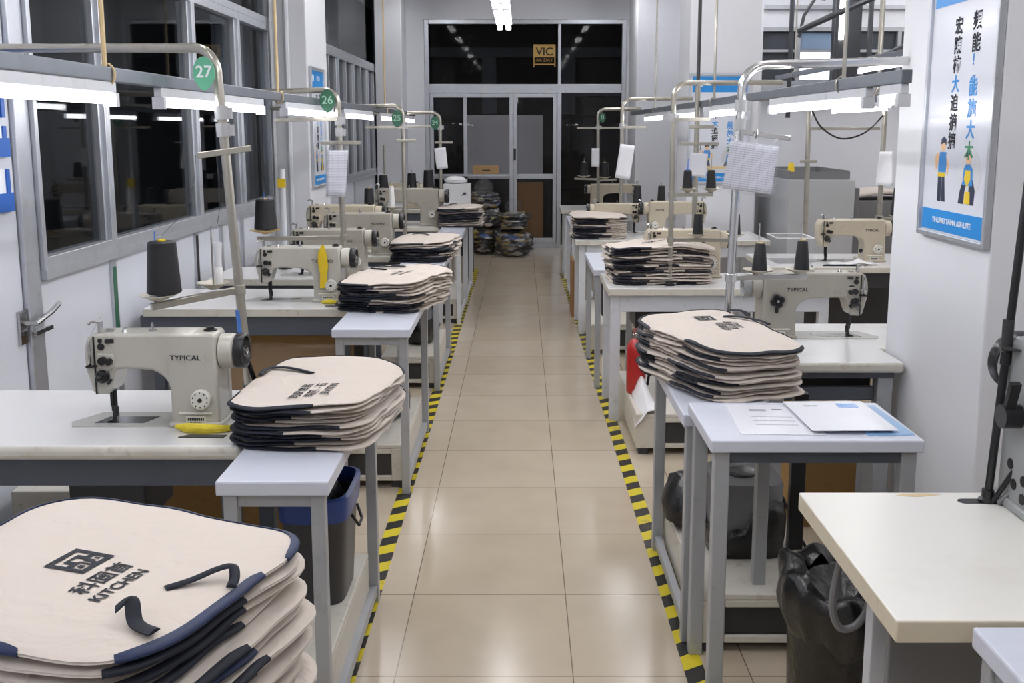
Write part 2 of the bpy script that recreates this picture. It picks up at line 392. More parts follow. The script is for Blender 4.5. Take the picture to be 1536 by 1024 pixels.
def window(n, y0, y1, z0, z1, jamb=.05, mid=None, sash=True):
    f = MB()
    f.box(XL - .06, XL + .03, y0, y0 + jamb, z0, z1).box(XL - .06, XL + .03, y1 - jamb, y1, z0, z1)
    f.box(XL - .06, XL + .03, y0 + jamb, y1 - jamb, z0, z0 + .05).box(XL - .06, XL + .03, y0 + jamb, y1 - jamb, z1 - .05, z1)
    if sash:
        f.box(XL - .03, XL + .012, y0 + jamb, y0 + jamb + .028, z0 + .05, z1 - .05).box(XL - .03, XL + .012, y1 - jamb - .028, y1 - jamb, z0 + .05, z1 - .05)
    if mid: f.box(XL - .05, XL + .022, mid - .014, mid + .014, z0 + .05, z1 - .05)
    o = struct(f.obj('window_%d' % n, 'aluminium', bevel=.003, smooth=0))
    struct(MB().box(XL - .022, XL - .014, y0 + jamb, y1 - jamb, z0 + .05, z1 - .05).obj('pane', 'window_glass', o, smooth=0))
    return o
wy = [4.0, 4.71, 6.03, 6.99, 7.9]
for i in range(4): window(1 + i, wy[i] + .0, wy[i + 1], 1.085, 2.43, .03, mid=None)
fy = [8.75, 9.75, 10.75, 11.75, 12.8, YF]
for i in range(5): window(5 + i, fy[i], fy[i + 1], 1.085, 2.43, .03, mid=(fy[i] + fy[i + 1]) / 2)
window(10, 4.0, 6.03, 2.43, ZC, .04, sash=False)
window(11, 6.03, 7.9, 2.43, ZC, .04, sash=False)
window(12, 8.75, YF, 2.43, ZC, .04, sash=False)
# grey curtain hanging behind the fourth window, seen through the glass
cv = [(XL - .16 + .02 * math.sin(k * 1.3), 6.98 + k * .03) for k in range(31)]
mb = MB(); mb.rings([[Vector((x, y, 1.1)) for x, y in cv], [Vector((x, y, 2.42)) for x, y in cv]], caps=False, closed=False)
c = mb.obj('curtain', 'curtain_grey'); c.modifiers.new('thickness', 'SOLIDIFY').thickness = .004
tag(c, 'grey curtain behind the fourth left window near the column', 'curtain')
# dark neighbouring room beyond the left glass
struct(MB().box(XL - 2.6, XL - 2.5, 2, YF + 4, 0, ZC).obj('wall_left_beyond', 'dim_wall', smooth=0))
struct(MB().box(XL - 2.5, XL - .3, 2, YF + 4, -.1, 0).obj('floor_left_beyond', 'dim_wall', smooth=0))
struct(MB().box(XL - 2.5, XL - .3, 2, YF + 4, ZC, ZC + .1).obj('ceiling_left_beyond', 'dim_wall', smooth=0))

for y, z0, z1, mt in ((4.72, .62, 1.0, 'sign_dark_green'), (5.95, .72, 1.02, 'dark_metal')):
    struct(MB().box(XL + .0121, XL + .0135, y - .02, y + .022, z0, z1).obj('trim_8', mt, wl, smooth=0))
# white door with notice pockets at far left
d = struct(MB().box(XL - .045, XL, 2.8, 3.86, .01, 2.6).obj('door_1', 'panel_white', smooth=0, bevel=.004))
fr = MB().box(XL - .1, XL + .02, 3.865, 3.925, 0, ZC).box(XL - .1, XL + .012, 3.93, 3.995, 0, ZC)
struct(fr.obj('trim_3', 'aluminium', smooth=0, bevel=.004))
struct(MB().box(XL - .1, XL - .046, 2.75, 3.86, 2.6, ZC).obj('wall_left_over_door', 'panel_white', smooth=0))
h = MB(); h.box(XL, XL + .012, 3.80, 3.86, .82, .95); h.tube([(XL + .01, 3.83, .90), (XL + .06, 3.83, .90), (XL + .065, 3.95, .925), (XL + .06, 4.03, .945)], .011, 8)
h.box(XL + .03, XL + .045, 3.86, 4.0, .845, .862)
hd = h.obj('handle', 'chrome', d)
hd['label'] = 'chrome lever latch'
# notice pockets on the door
def pocket(name, z0, z1, label, face, strip):
    t = thing(name, label, 'notice', (XL + .004, 3.42, z0))
    MB().box(0, .006, -.3, .36, 0, z1 - z0).obj('sheet', face, t, smooth=0)
    MB().box(.0, .012, .36, .385, 0, z1 - z0).obj('edge_strip', 'pocket_blue', t, smooth=0)
    if strip: 
        b = MB().box(.006, .014, -.3, .40, -.02, .05).obj('strip', 'pocket_blue', t, smooth=0)
        lettering('0101p', .04, 'paper', b, (.0146, .16, .016), Matrix.Rotation(R(90), 4, 'Z') @ FACE_FRONT)
pocket('door_notice', 1.36, 1.50, 'white sheet in blue edged pocket low on the left door', 'paper', True)
pocket('door_notice', 1.565, 1.66, 'white sheet in blue edged pocket in the middle of the left door', 'paper', True)
pocket('door_picture', 1.69, 1.86, 'dark blue picture panel on the white left door', 'pocket_blue', False)
t = thing('door_notice', 'white notice with small yellow drawing high on the left door', 'notice', (XL + .004, 3.42, 1.885))
MB().box(0, .006, -.3, .36, 0, .16).obj('sheet', 'paper', t, smooth=0)
MB().box(0, .012, .36, .385, 0, .16).obj('edge_strip', 'pocket_blue', t, smooth=0)
MB().box(.006, .008, .2, .235, .03, .07).box(.006, .008, .15, .2, .09, .10).obj('drawing', 'yellow', t, smooth=0)

# left column
struct(MB().box(XL + .001, -1.66, 7.92, 8.73, 0, ZC).obj('wall_column_left', 'wall_paint', smooth=0, bevel=.01))
# far wall around the glazed partition
mb = MB(); mb.box(XL, -1.32, YF, YF + .2, 0, ZC).box(1.43, 2.3, YF, YF + .2, 0, ZC).box(-1.32, 1.43, YF, YF + .2, 3.11, ZC)
struct(mb.obj('wall_back', 'wall_paint', smooth=0))
struct(MB().box(XL + .04, -1.56, 13.35, YF, 0, ZC).obj('wall_column_back_left', 'wall_paint', smooth=0, bevel=.01))
struct(MB().box(1.46, 2.1, 12.95, YF, 0, ZC).obj('wall_column_back_right', 'wall_paint', smooth=0, bevel=.01))
# right columns
struct(MB().box(1.45, 2.06, 8.82, 9.4, 0, ZC).obj('wall_column_middle', 'wall_paint', smooth=0, bevel=.01))
struct(MB().box(1.475, 2.6, 3.13, 3.97, 0, ZC).obj('wall_column_right', 'wall_paint', smooth=0, bevel=.008))
# right bay walls
mb = MB(); mb.box(2.1, 6.1, 10.6, 10.75, 0, 2.12).box(2.1, 6.1, 10.6, 10.75, 2.66, ZC)
struct(mb.obj('wall_bay', 'wall_paint', smooth=0))
struct(MB().box(2.1, 2.25, 9.56, YF, 0, ZC).obj('wall_bay_side', 'wall_paint', smooth=0))
struct(MB().box(6.05, 6.2, -3.2, 10.75, 0, ZC).obj('wall_right', 'wall_paint', smooth=0))
struct(MB().box(XL - .1, 6.2, -3.2, -3.05, 0, ZC).obj('wall_front', 'wall_paint', smooth=0))
# band of high windows on the bay wall
f = MB()
for x0 in (2.26, 2.86, 3.32, 3.9, 4.6, 5.3):
    f.box(x0 - .02, x0 + .02, 10.585, 10.7, 2.12, 2.66)
f.box(2.26, 6.0, 10.58, 10.7, 2.1, 2.14).box(2.26, 6.0, 10.58, 10.7, 2.64, 2.68).box(2.26, 6.0, 10.59, 10.7, 2.43, 2.455)
w = struct(f.obj('window_13', 'leg_grey', smooth=0))
struct(MB().box(2.26, 6.0, 10.64, 10.65, 2.13, 2.65).obj('pane', 'window_dark', w, smooth=0))
struct(MB().box(2.88, 3.30, 10.62, 10.63, 2.15, 2.43).obj('lit_pane', 'window_glow', w, smooth=0))  # reflection in the glass, put in as a glowing pane
struct(MB().box(2.88, 3.30, 10.62, 10.63, 2.46, 2.63).obj('upper_pane', 'dull_sky', w, smooth=0))  # bluish part of the same reflection, painted flat
struct(MB().box(2.26, 6.0, 10.45, 10.599, 2.0, 2.09).obj('trim_4', 'leg_grey', smooth=0, bevel=.004))
struct(MB().box(2.26, 6.0, 10.55, 10.599, 2.86, 2.90).obj('trim_5', 'leg_grey', smooth=0))
# low rail along the far right wall
# glazed partition at the end of the aisle
f = MB(); y0, y1 = YF + .03, YF + .11
for x, w_ in ((-1.29, .06), (1.40, .06)): f.box(x - w_ / 2, x + w_ / 2, y0, y1, 0, 3.11)
f.box(-1.26, 1.37, y0, y1, 3.05, 3.11).box(-1.26, 1.37, y0 - .01, y1, 2.13, 2.25)
f.box(.49, .55, y0, y1, 0, 2.13).box(.50, .54, y0, y1, 2.25, 3.05)
f.box(-1.26, .49, y0, y1, 0, .07).box(.55, 1.37, y0, y1, 0, .04)
part = struct(f.obj('window_14', 'aluminium', smooth=0, bevel=.004))
struct(MB().box(-1.26, .50, y0 + .03, y0 + .036, 2.25, 3.05).box(.54, 1.37, y0 + .03, y0 + .036, 2.25, 3.05).obj('upper_pane', 'upper_glass', part, smooth=0))
struct(MB().box(.55, 1.37, y0 + .03, y0 + .036, .04, 2.13).obj('side_pane', 'door_glass', part, smooth=0))
def sliding(n, x0, x1, xm=None):
    f = MB(); ya, yb = y0 - .005, y0 + .025
    f.box(x0, x0 + .05, ya, yb, .075, 2.125).box(x1 - .05, x1, ya, yb, .075, 2.125)
    f.box(x0 + .05, x1 - .05, ya, yb, .075, .14).box(x0 + .05, x1 - .05, ya, yb, 2.07, 2.125).box(x0 + .05, x1 - .05, ya, yb, .96, 1.03)
    if xm: f.box(xm - .025, xm + .025, ya, yb, .14, 2.07)
    o = struct(f.obj('door_%d' % n, 'aluminium', smooth=0, bevel=.003))
    struct(MB().box(x0 + .05, x1 - .05, ya + .012, ya + .018, .14, 2.07).obj('pane', 'door_glass', o, smooth=0))
    return o
dl = sliding(2, -1.255, -.115, -.77); dr = sliding(3, -.11, .485)
MB().box(-.105, -.075, y0 - .03, y0 - .005, 1.22, 1.38).obj('lock', 'dark_metal', dl, smooth=0)
# dim room beyond the partition
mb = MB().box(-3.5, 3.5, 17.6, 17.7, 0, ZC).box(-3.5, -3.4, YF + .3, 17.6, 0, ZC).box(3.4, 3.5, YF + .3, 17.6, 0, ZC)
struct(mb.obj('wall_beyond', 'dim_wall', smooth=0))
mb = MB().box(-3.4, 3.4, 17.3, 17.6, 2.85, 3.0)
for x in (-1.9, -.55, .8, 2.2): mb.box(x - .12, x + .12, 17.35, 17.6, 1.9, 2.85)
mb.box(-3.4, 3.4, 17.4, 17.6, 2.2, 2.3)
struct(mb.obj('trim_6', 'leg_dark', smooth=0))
# things seen behind the glass
tag(MB().box(-.8, .31, 0, .03, 0, .86).obj('white_board', 'board_white', loc=(0, 14.62, .98), smooth=0, bevel=.004), 'large white board standing behind the glass partition', 'board')
tag(MB().box(-.95, .45, 0, .4, 0, .98).obj('storage_cabinet', 'bin_dark', loc=(0, 14.6, 0), smooth=0, bevel=.01), 'dark low cabinet behind the glass under the white board', 'cabinet')
tag(MB().box(-.09, .31, 0, .05, 0, .9).obj('cardboard_sheet', 'cardboard_brown', loc=(0, 14.2, 0.0), smooth=0, bevel=.003), 'tall brown cardboard sheet leaning behind the right sliding door', 'cardboard')
t = thing('cardboard_box', 'small tan cardboard box on the partition ledge', 'box', (-.49, 13.865, 1.031))
MB().box(-.18, .18, -.0, .05, 0, .115).obj('carton', 'cardboard_tan', t, smooth=0, bevel=.003)
MB().box(-.05, .06, -.002, 0, .045, .06).obj('hand_hole', 'ink_black', t, smooth=0)
struct(MB().box(-1.2, -.13, YF - .085, y0 - .006, 1.0, 1.03).obj('trim_7', 'aluminium', smooth=0))
# amber sign on the upper glass
t = thing('window_sign', 'small amber printed sign on the upper glass of the partition', 'sign', (.315, y0 + .028, 2.48))
fr = MB().box(-.15, .15, -.004, 0, .245, .3).box(-.15, -.135, -.004, 0, 0, .245).box(.135, .15, -.004, 0, 0, .245).box(-.135, .135, -.004, 0, .03, .045).box(-.135, .135, -.004, 0, .13, .245)
fr.obj('panel', 'amber_print', t, smooth=0)
lettering('VIC', .15, 'ink_black', t, (0, -.006, .20), bold=.002)
lettering('AA DAY', .065, 'amber_print', t, (0, -.006, .09))

# hazard tapes along the aisle
for nm, pts, lb in (('hazard_tape', ((-.535, 1.2), (-.535, 11.8)), 'black and yellow striped tape along the left edge of the aisle'), ('hazard_tape', ((.545, 1.2), (.475, 11.4)), 'black and yellow striped tape along the right edge of the aisle')):
    (xa, ya), (xb, yb) = pts; n = 40; mb = MB(); vs = []
    for i in range(n + 1):
        k = i / n; x = xa + (xb - xa) * k; y = ya + (yb - ya) * k
        vs += [(x - .032, y, .0005), (x + .032, y, .0005), (x + .032, y, .0015), (x - .032, y, .0015)]
    fs = []
    for i in range(n):
        a = i * 4
        for j in range(4): fs.append((a + j, a + (j + 1) % 4, a + 4 + (j + 1) % 4, a + 4 + j))
    fs.append((3, 2, 1, 0)); fs.append((n * 4, n * 4 + 1, n * 4 + 2, n * 4 + 3))
    mb.add(vs, fs); o = mb.obj(nm, 'hazard_tape', smooth=0)
    if xa < 0: 
        pass
    else: o.scale.x = 1
    tag(o, lb, 'tape')

# ------------------------------------------------------------------ lights
def rail(x, z, ya, yb, label, hang, hm='wood_pale'):
    t = thing('light_rail', label, 'rail', (x, ya, z))
    MB().box(-.016, .016, 0, yb - ya, -.019, .019).obj('bar', 'rail_steel', t, smooth=0, bevel=.003)
    for y in hang:
        m = MB().tube([(0, y - ya, .015), (0, y - ya, ZC - z)], .007, 8)
        m.tube([(0.0 + .021 * math.cos(a * PI / 8), y - ya + .012, .0 + .028 * math.sin(a * PI / 8)) for a in range(17)], .0035, 6)
        m.obj('hanger', hm, t)
    return t
def tube_light(x, z, ya, yb, label, group, twin=False, strong='tube_glow'):
    t = thing('tube_light', label, 'light', (x, ya, z), group=group); L = yb - ya
    MB().box(-.012 if not twin else -.055, .012 if not twin else .055, .0, L, .016, .045).obj('housing', 'leg_white', t, smooth=0, bevel=.003)
    e = MB()
    for q in ((0,) if not twin else (-.03, .03)):
        e.box(q - .018, q + .018, 0, .022, -.02, .016).box(q - .018, q + .018, L - .022, L, -.02, .016)
        MB().cyl((q, .022, 0), (q, L - .022, 0), .0135, 10).obj('tube', strong, t)
    e.obj('end_holder', 'leg_white', t, smooth=0)
    return t
rail(-1.1, 1.792, .3, 10.4, 'long grey steel light rail hanging along the left row', (2.70, 4.6, 8.2))
rail(1.08, 1.795, 2.86, 9.9, 'long grey steel light rail hanging along the right row', (3.42, 5.7, 8.2), 'pole_steel')
for i, (a, b) in enumerate(((0.2, 1.28), (1.5, 2.74), (3.08, 4.30), (4.70, 5.90), (6.25, 7.45), (7.85, 9.0), (9.3, 10.3))):
    tube_light(-1.1, 1.728, a, b, 'white tube light under the left rail, number %d counting from the camera' % (i + 1), 'tube lights under the left rail')
tube_light(-1.55, 1.76, 4.48, 5.3, 'white tube light behind the left rail beside the green 27 sign', 'tube lights at the left windows')
for i, (a, b) in enumerate(((3.16, 4.38), (4.90, 5.76), (6.1, 7.2), (7.6, 8.8))):
    tube_light(1.08, 1.731, a, b, 'white tube light under the right rail, number %d counting from the camera' % (i + 1), 'tube lights under the right rail')
tube_light(1.08, 1.731, 2.87, 3.04, 'short white tube light ending beside the right column', 'tube lights under the right rail')
for i, (a, b) in enumerate(((5.92, 7.1), (4.70, 5.88), (3.48, 4.66), (1.6, 2.8), (-.4, .8))):
    t = tube_light(-.118, 2.34, a, b, 'twin tube light hanging over the aisle, number %d counting from the glass partition' % (i + 1), 'twin tube lights over the aisle', True, 'tube_aisle')
    m = MB()
    for y in (.15, 1.03): m.tube([(0, y, .05), (0, y, ZC - 2.34)], .004, 6)
    m.obj('hanger', 'dark_metal', t)
# right bay rails
t = rail(2.41, 1.845, 6.45, 8.35, 'short grey light rail over the right bay table', ())
tube_light(2.41, 1.781, 6.62, 7.85, 'white tube light under the short right bay rail', 'tube lights in the right bay')
t = rail(2.3, 2.10, 5.3, 9.2, 'upper grey light rail in the right bay', (6.6, 8.6), 'pole_steel')
tube_light(2.3, 2.036, 5.75, 6.95, 'white tube light under the upper right bay rail', 'tube lights in the right bay')
# ceiling lights, out of sight above the frame; farthest added to brighten walls
k = 0
for x, ys in ((-1.2, (-1.2, 1.0, 3.2, 5.4, 7.6, 9.8, 11.9)), (1.1, (-1.2, 1.0, 3.2, 5.4, 7.6, 9.8, 11.9)), (3.2, (1, 3.5, 6, 8.3)), (5, (1, 3.5, 6, 8.3)), (2.4, (9.0,)), (4, (9.1,))):
    for y in ys:
        k += 1
        tube_light(x, ZC - .06, y, y + 1.2, 'twin tube light on the ceiling above the sewing room', 'twin tube lights on the ceiling', True, 'tube_ceiling')
t = tube_light(-.3, ZC - .06, 14.12, 14.55, 'single tube light on the ceiling behind the glass partition', 'twin tube lights on the ceiling', False, 'tube_dim')  # added lamp, out of view, to brighten the white board
# pipes and posts in the right bay
def pipe(pts, r, label, m='dark_pipe', n=8):
    return tag(MB().tube(pts, r, n).obj('pipe', m), label, 'pipe')
for i, (px, w, lb) in enumerate(((1172, .022, 'thin dark pipe close to the middle column'), (1217, .016, 'dark bare pipe left of the lit window'), (1238, .016, 'thin dark pipe crossing the lit window'), (1286, .026, 'dark bare pipe right of the wide posts'))):
    y = 9.6 + .1 * i; x = (px - 782) / 1501 * (y + .1)
    zb = (1.75, 1.98, 2.0, 1.9)[i]
    if i == 1: pipe([(x - .22, y, 2.5), (x - .18, y, 2.7), (x - .08, y, 2.86), (x, y, 2.84), (x + .005, y, ZC)], w, lb)
    else: pipe([(x, y, zb), (x, y, ZC)], w, lb)
for x, w, lb in ((3.08, .1, 'left dark square post with a bright strip light beside it'), (3.22, .13, 'right dark square post hanging from the bay ceiling')):
    tag(MB().box(-w / 2, w / 2, -w / 2, w / 2, 0, ZC - 2.12).obj('ceiling_post', 'dark_pipe', loc=(x, 10.0, 2.12), smooth=0), lb, 'post')
MB2 = MB().cyl((3.09, 9.925, 2.5), (3.09, 9.925, 2.95), .025, 8).obj('strip_light', 'tube_glow'); tag(MB2, 'bright vertical strip light between the dark posts', 'light')  # sheen of the reflective strip put in as emission
pipe([(2.5, 9.3, 2.52), (4.5, 9.3, ZC)], .028, 'long dark pipe slanting up across the right bay')
pipe([(3.0, 8.9, 2.2), (5.6, 8.9, ZC)], .03, 'short dark pipe slanting over the right bay rails')
tag(MB().tube([(2.062, 8.9, 1.9), (2.3, 8.8, 1.91), (2.6, 8.7, 1.92), (3.0, 8.7, 1.90), (3.05, 8.7, 2.0), (3.05, 8.7, ZC)], .018, 8).obj('pipe', 'pole_steel'), 'pale level pipe behind the right light rail', 'pipe')
pipe([(1.05, 6.06, 1.905), (1.05, 6.06, ZC)], .011, 'thin black pipe rising above the plain pole by the middle column', 'bin_dark')
pipe([(-1.80, 7.86, .8), (-1.80, 7.86, ZC)], .022, 'white vertical conduit on the left column', 'leg_white')
pipe([(-1.90, 7.78, .8), (-1.90, 7.78, ZC)], .018, 'thin grey conduit where the left windows end', 'leg_grey')
# ------------------------------------------------------------------ benches and tables
def bench(x0, x1, y0, y1, z, label, th=.04, leg=.036, legmat='leg_grey', top='bench_top', low=True, topname='tabletop', framemat=None, group='slim side benches along the aisle'):
    cx, cy = (x0 + x1) / 2, (y0 + y1) / 2; a, b = (x1 - x0) / 2, (y1 - y0) / 2
    t = thing('side_bench', label, 'bench', (cx, cy, 0), group=group)
    MB().box(-a, a, -b, b, z - th, z).obj(topname, top, t, smooth=0, bevel=.005)
    i = .014
    for sx in (-1, 1):
        for sy in (-1, 1):
            x = sx * (a - i - leg / 2); y = sy * (b - i - leg / 2)
            MB().box(x - leg / 2, x + leg / 2, y - leg / 2, y + leg / 2, 0, z - th).obj('leg', legmat, t, smooth=0, bevel=.003)
    m = MB(); h = z - th
    m.box(-a + i + leg, a - i - leg, -b + i + .008, -b + i + .028, h - .035, h).box(-a + i + leg, a - i - leg, b - i - .028, b - i - .008, h - .035, h)
    m.box(-a + i + .008, -a + i + .028, -b + i + leg, b - i - leg, h - .035, h).box(a - i - .028, a - i - .008, -b + i + leg, b - i - leg, h - .035, h)
    m.obj('top_frame', framemat or legmat, t, smooth=0)
    if low:
        m = MB()
        for s in (-1, 1): m.box(s * (a - i - leg / 2) - .012, s * (a - i - leg / 2) + .012, -b + i + leg, b - i - leg, .03, .065)
        m.obj('foot_rail', legmat, t, smooth=0)
    return t

def floor_box(x0, x1, y0, y1, h, label, win=(.12, .88)):
    """white wooden step box with a dark opening in its near side"""
    cx, cy = (x0 + x1) / 2, (y0 + y1) / 2; a, b = (x1 - x0) / 2, (y1 - y0) / 2
    t = thing('floor_box', label, 'box', (cx, cy, 0), group='white floor boxes under the benches')
    f0, f1 = -a + 2 * a * win[0], -a + 2 * a * win[1]
    m = MB(); z0 = .035
    m.box(-a, a, -b, b, h - .02, h)                                   # board
    m.box(-a, f0, -b, -b + .015, z0, h - .02).box(f1, a, -b, -b + .015, z0, h - .02)
    m.box(f0, f1, -b, -b + .015, z0, z0 + .025).box(f0, f1, -b, -b + .015, h - .045, h - .02)
    m.box(-a, -a + .015, -b + .015, b, z0, h - .02).box(a - .015, a, -b + .015, b, z0, h - .02).box(-a + .015, a - .015, b - .015, b, z0, h - .02)
    m.obj('body', 'laminate_edge', t, smooth=0, bevel=.004)
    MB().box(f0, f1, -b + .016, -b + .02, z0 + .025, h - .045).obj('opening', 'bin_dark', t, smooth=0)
    f = MB()
    for sx in (-1, 1):
        for sy in (-1, 1): f.box(sx * (a - .04) - .025, sx * (a - .04) + .025, sy * (b - .04) - .025, sy * (b - .04) + .025, 0, z0)
    f.obj('foot', 'dark_grey', t, smooth=0)
    return t

def worktable(poly, z, label, legs, apron=None, th=.042, top='laminate', edge='laminate_edge', legmat='leg_dark', apmat='leg_dark', bev=.014, lw=.05, group='sewing tables', under=None):
    xs = [p[0] for p in poly]; ys = [p[1] for p in poly]; cx = (min(xs) + max(xs)) / 2; cy = (min(ys) + max(ys)) / 2
    t = thing('sewing_table', label, 'table', (cx, cy, 0), group=group)
    P = [(x - cx, y - cy) for x, y in poly]; n = len(P)
    m = MB(); m.prism(P, z - th, z, 0, 'xy')
    o = m.obj('tabletop', [top, edge], t, bevel=bev, seg=3, smooth=40)
    for p in o.data.polygons: p.material_index = 0 if abs(p.normal.z) > .7 else 1
    # worn edge band sits on the rim
    h = z - th
    for x, y in legs:
        x -= cx; y -= cy
        MB().box(x - lw / 2, x + lw / 2, y - lw / 2, y + lw / 2, 0, h).obj('leg', legmat, t, smooth=0, bevel=.003)
    if apron:
        m = MB()
        for (ax0, ax1, ay0, ay1, d) in apron: m.box(ax0 - cx, ax1 - cx, ay0 - cy, ay1 - cy, h - d, h)
        m.obj('apron', apmat, t, smooth=0, bevel=.003)
    if under:
        for nm, ux0, ux1, uy0, uy1, uz0, uz1, mt in under: MB().box(ux0 - cx, ux1 - cx, uy0 - cy, uy1 - cy, uz0, uz1).obj(nm, mt, t, smooth=0, bevel=.006)
    return t
def rect(x0, x1, y0, y1): return [(x0, y0), (x1, y0), (x1, y1), (x0, y1)]

# ------------------------------------------------------------------ sewing machines
def machine(loc, label, body='enamel', extra=0., mirror=False, text='', rotz=0, scale=1.0, detail=True, textx=None, textmat='ink_navy', wheel='black_plastic', pillarw=0., dial=True):
    """lockstitch head; needle at -x, hand wheel at +x (mirrored when asked); front faces -y"""
    t = thing('sewing_machine', label, 'sewing machine', loc, rotz, 'sewing machines on their tables')
    def sx(x):
        k = min(1, max(0, (x - .09) / .14)); k = k * k * (3 - 2 * k)
        x = x + extra * k
        if pillarw and x > .26 + extra: x += pillarw
        return x
    s = scale; W = sx(.383)
    Mx = Matrix.Diagonal((-s if mirror else s, s, s, 1)) @ Matrix.Translation((-(W) / 2, 0, 0))
    def S(pts): return [(sx(a), b) for a, b in pts]
    out = [(.008, .272), (.022, .281)] + [(.06, .2815), (.2, .2825), (.372, .283), (.383, .276), (.386, .14), (.388, .0), (.243, .0), (.2445, .118), (.239, .137), (.228, .152), (.212, .165), (.193, .1735), (.16, .1765), (.12, .1775), (.092, .176), (.084, .166), (.074, .132), (.064, .106), (.058, .101), (.021, .100), (.013, .112), (-.003, .178), (-.005, .215), (-.002, .245)]
    MB().prism(S(out), 0, .112).obj('casting', body, t, bevel=.009 * s, seg=3, M=Mx, smooth=40)
    MB().box(sx(.236), sx(.398), -.006, .17, 0, .016).obj('base_plinth', body, t, bevel=.006, M=Mx)
    MB().box(sx(.255), sx(.386), .1, .155, .014, .20).obj('rear_casting', body, t, bevel=.014, seg=3, M=Mx)
    MB().prism([(sx(-.055), 0.0), (sx(.395), 0.0), (sx(.395), .15), (sx(-.02), .15), (sx(-.075), .045)], 0.0005, .004, 0, 'xy').prism([(sx(-.0), .03), (sx(.15), .03), (sx(.175), .1), (sx(.02), .1)], .004, .0048, 1, 'xy').obj('bed_plate', ['bed_steel', 'chrome'], t, M=Mx, smooth=0)
    Rx = Matrix.Rotation(R(90), 4, 'Y')
    m = MB().lathe([(.045, 0), (.052, .004), (.052, .04), (.046, .046)], Matrix.Translation((sx(.384), .056, .222)) @ Rx, 28)
    m.obj('wheel_guard', body, t, M=Mx)
    hw = MB().lathe([(.03, .046), (.05, .048), (.053, .054), (.053, .074), (.049, .078), (.044, .076), (.04, .064), (.02, .062), (.018, .072), (.008, .074)], Matrix.Translation((sx(.384), .056, .222)) @ Rx, 30).obj('hand_wheel', wheel, t, M=Mx)
    MB().lathe([(.012, .072), (.011, .08), (.004, .082)], Matrix.Translation((sx(.384), .056, .222)) @ Rx, 14).obj('hub_cap', 'chrome', hw, M=Mx)
    # stitch dial
    Rf = Matrix.Rotation(R(90), 4, 'X')
    dx = sx(.337)
    if dial is False:
        m = MB()
        for (a, b) in ((.30, .06), (.33, .045), (.30, .03), (.345, .075), (.27, .05)): m.cyl((a, .002, b), (a, -.0015, b), .009, 12)
        m.obj('vent_holes', 'ink_black', t, M=Mx, smooth=0)
        m = MB(); m.cyl((.33, 0, .16), (.33, -.03, .16), .02, 14).beam((.33, -.02, .16), (.31, -.02, .22), .016, .01).obj('lever', 'dark_metal', t, M=Mx)
    if dial is True:
        dl = MB().lathe([(.027, 0), (.030, .003), (.0295, .017), (.027, .02), (.006, .0205)], Matrix.Translation((dx, .001, .088)) @ Rf, 28).obj('stitch_dial', 'dial_white', t, M=Mx)
        k = MB().lathe([(.0065, .02), (.0065, .0225), (.001, .023)], Matrix.Translation((dx, .001, .088)) @ Rf, 12)
        for a in range(10):
            q = a * 36 + 18; cx, cz = dx + .022 * math.cos(R(q)), .088 + .022 * math.sin(R(q)); k.box(cx - .0016, cx + .0016, -.0202, -.019, cz - .0025, cz + .0025)
        k.obj('dial_marks', 'ink_black', dl, M=Mx)
    if detail:
        MB().box(sx(.268), sx(.366), -.006, .002, .0405, .0465).obj('reverse_lever', 'dial_white', t, M=Mx, bevel=.002)
        lp = MB().box(sx(.287), sx(.348), -.0018, .002, .010, .034).obj('name_plate', 'dial_white', t, M=Mx, bevel=.001)
        q = MB()
        for i in range(9): q.box(sx(.287) + .006 + i * .0055, sx(.287) + .010 + i * .0055, -.0023, -.0017, .021, .029).box(sx(.287) + .012 + i * .004, sx(.287) + .0145 + i * .004, -.0023, -.0017, .0135, .018)
        q.obj('plate_print', 'ink_black', lp, M=Mx)
    # face plate seam, tension unit, thread guides
    MB().box(sx(.0245), sx(.029), -.0025, .002, .102, .276).obj('face_seam', 'black_plastic', t, M=Mx)
    MB().tube([(.012, -.004, .262), (.017, -.014, .255), (.019, -.016, .225), (.018, -.014, .20), (.013, -.004, .19)], .0045, 8).obj('take_up_guard', 'chrome', t, M=Mx)
    tp = MB().prism([(sx(.036), .226), (sx(.082), .224), (sx(.088), .216), (sx(.085), .185), (sx(.06), .17), (sx(.036), .186)], -.006, .003).obj('tension_plate', body, t, M=Mx, bevel=.003)
    m = MB()
    m.cyl((.054, -.004, .206), (.054, -.020, .206), .012).cyl((.073, -.004, .203), (.073, -.018, .203), .010)
    m.obj('pre_tension', 'dark_metal', tp, M=Mx)
    m = MB().lathe([(.019, 0), (.020, .006), (.016, .01), (.020, .014), (.018, .019), (.012, .021), (.013, .032), (.010, .040), (.006, .048), (.003, .049)], Matrix.Translation((.05, .0, .158)) @ Rf, 20)
    m.obj('tension_disc', 'dark_metal', t, M=Mx)
    m = MB(); m.cyl((.048, .003, .246), (.048, -.004, .246), .0105, 14).cyl((.046, .003, .263), (.046, -.003, .263), .007, 10).tube([(.062, -.002, .262), (.086, -.002, .263)], .006, 8)
    m.beam((.005, -.01, .188), (.036, -.012, .190), .01, .006); m.beam((.074, -.004, .148), (.064, -.004, .134), .01, .008)
    m.obj('thread_guide', 'dark_metal', t, M=Mx)
    m = MB(); m.box(.028, .036, .03, .05, .281, .313).tube([(.034, .04, .31), (.016, .02, .316), (.008, .012, .308)], .004, 6)
    m.lathe([(.012, 0), (.012, .003), (.005, .004), (.0045, .018), (.003, .026)], Matrix.Translation((sx(.184), .05, .2825)), 12)
    m.lathe([(.01, 0), (.008, .004), (.006, .012)], Matrix.Translation((sx(.105), .04, .2815)), 10).box(.05, .07, .035, .05, .2815, .288)
    m.obj('thread_post', 'chrome', t, M=Mx)
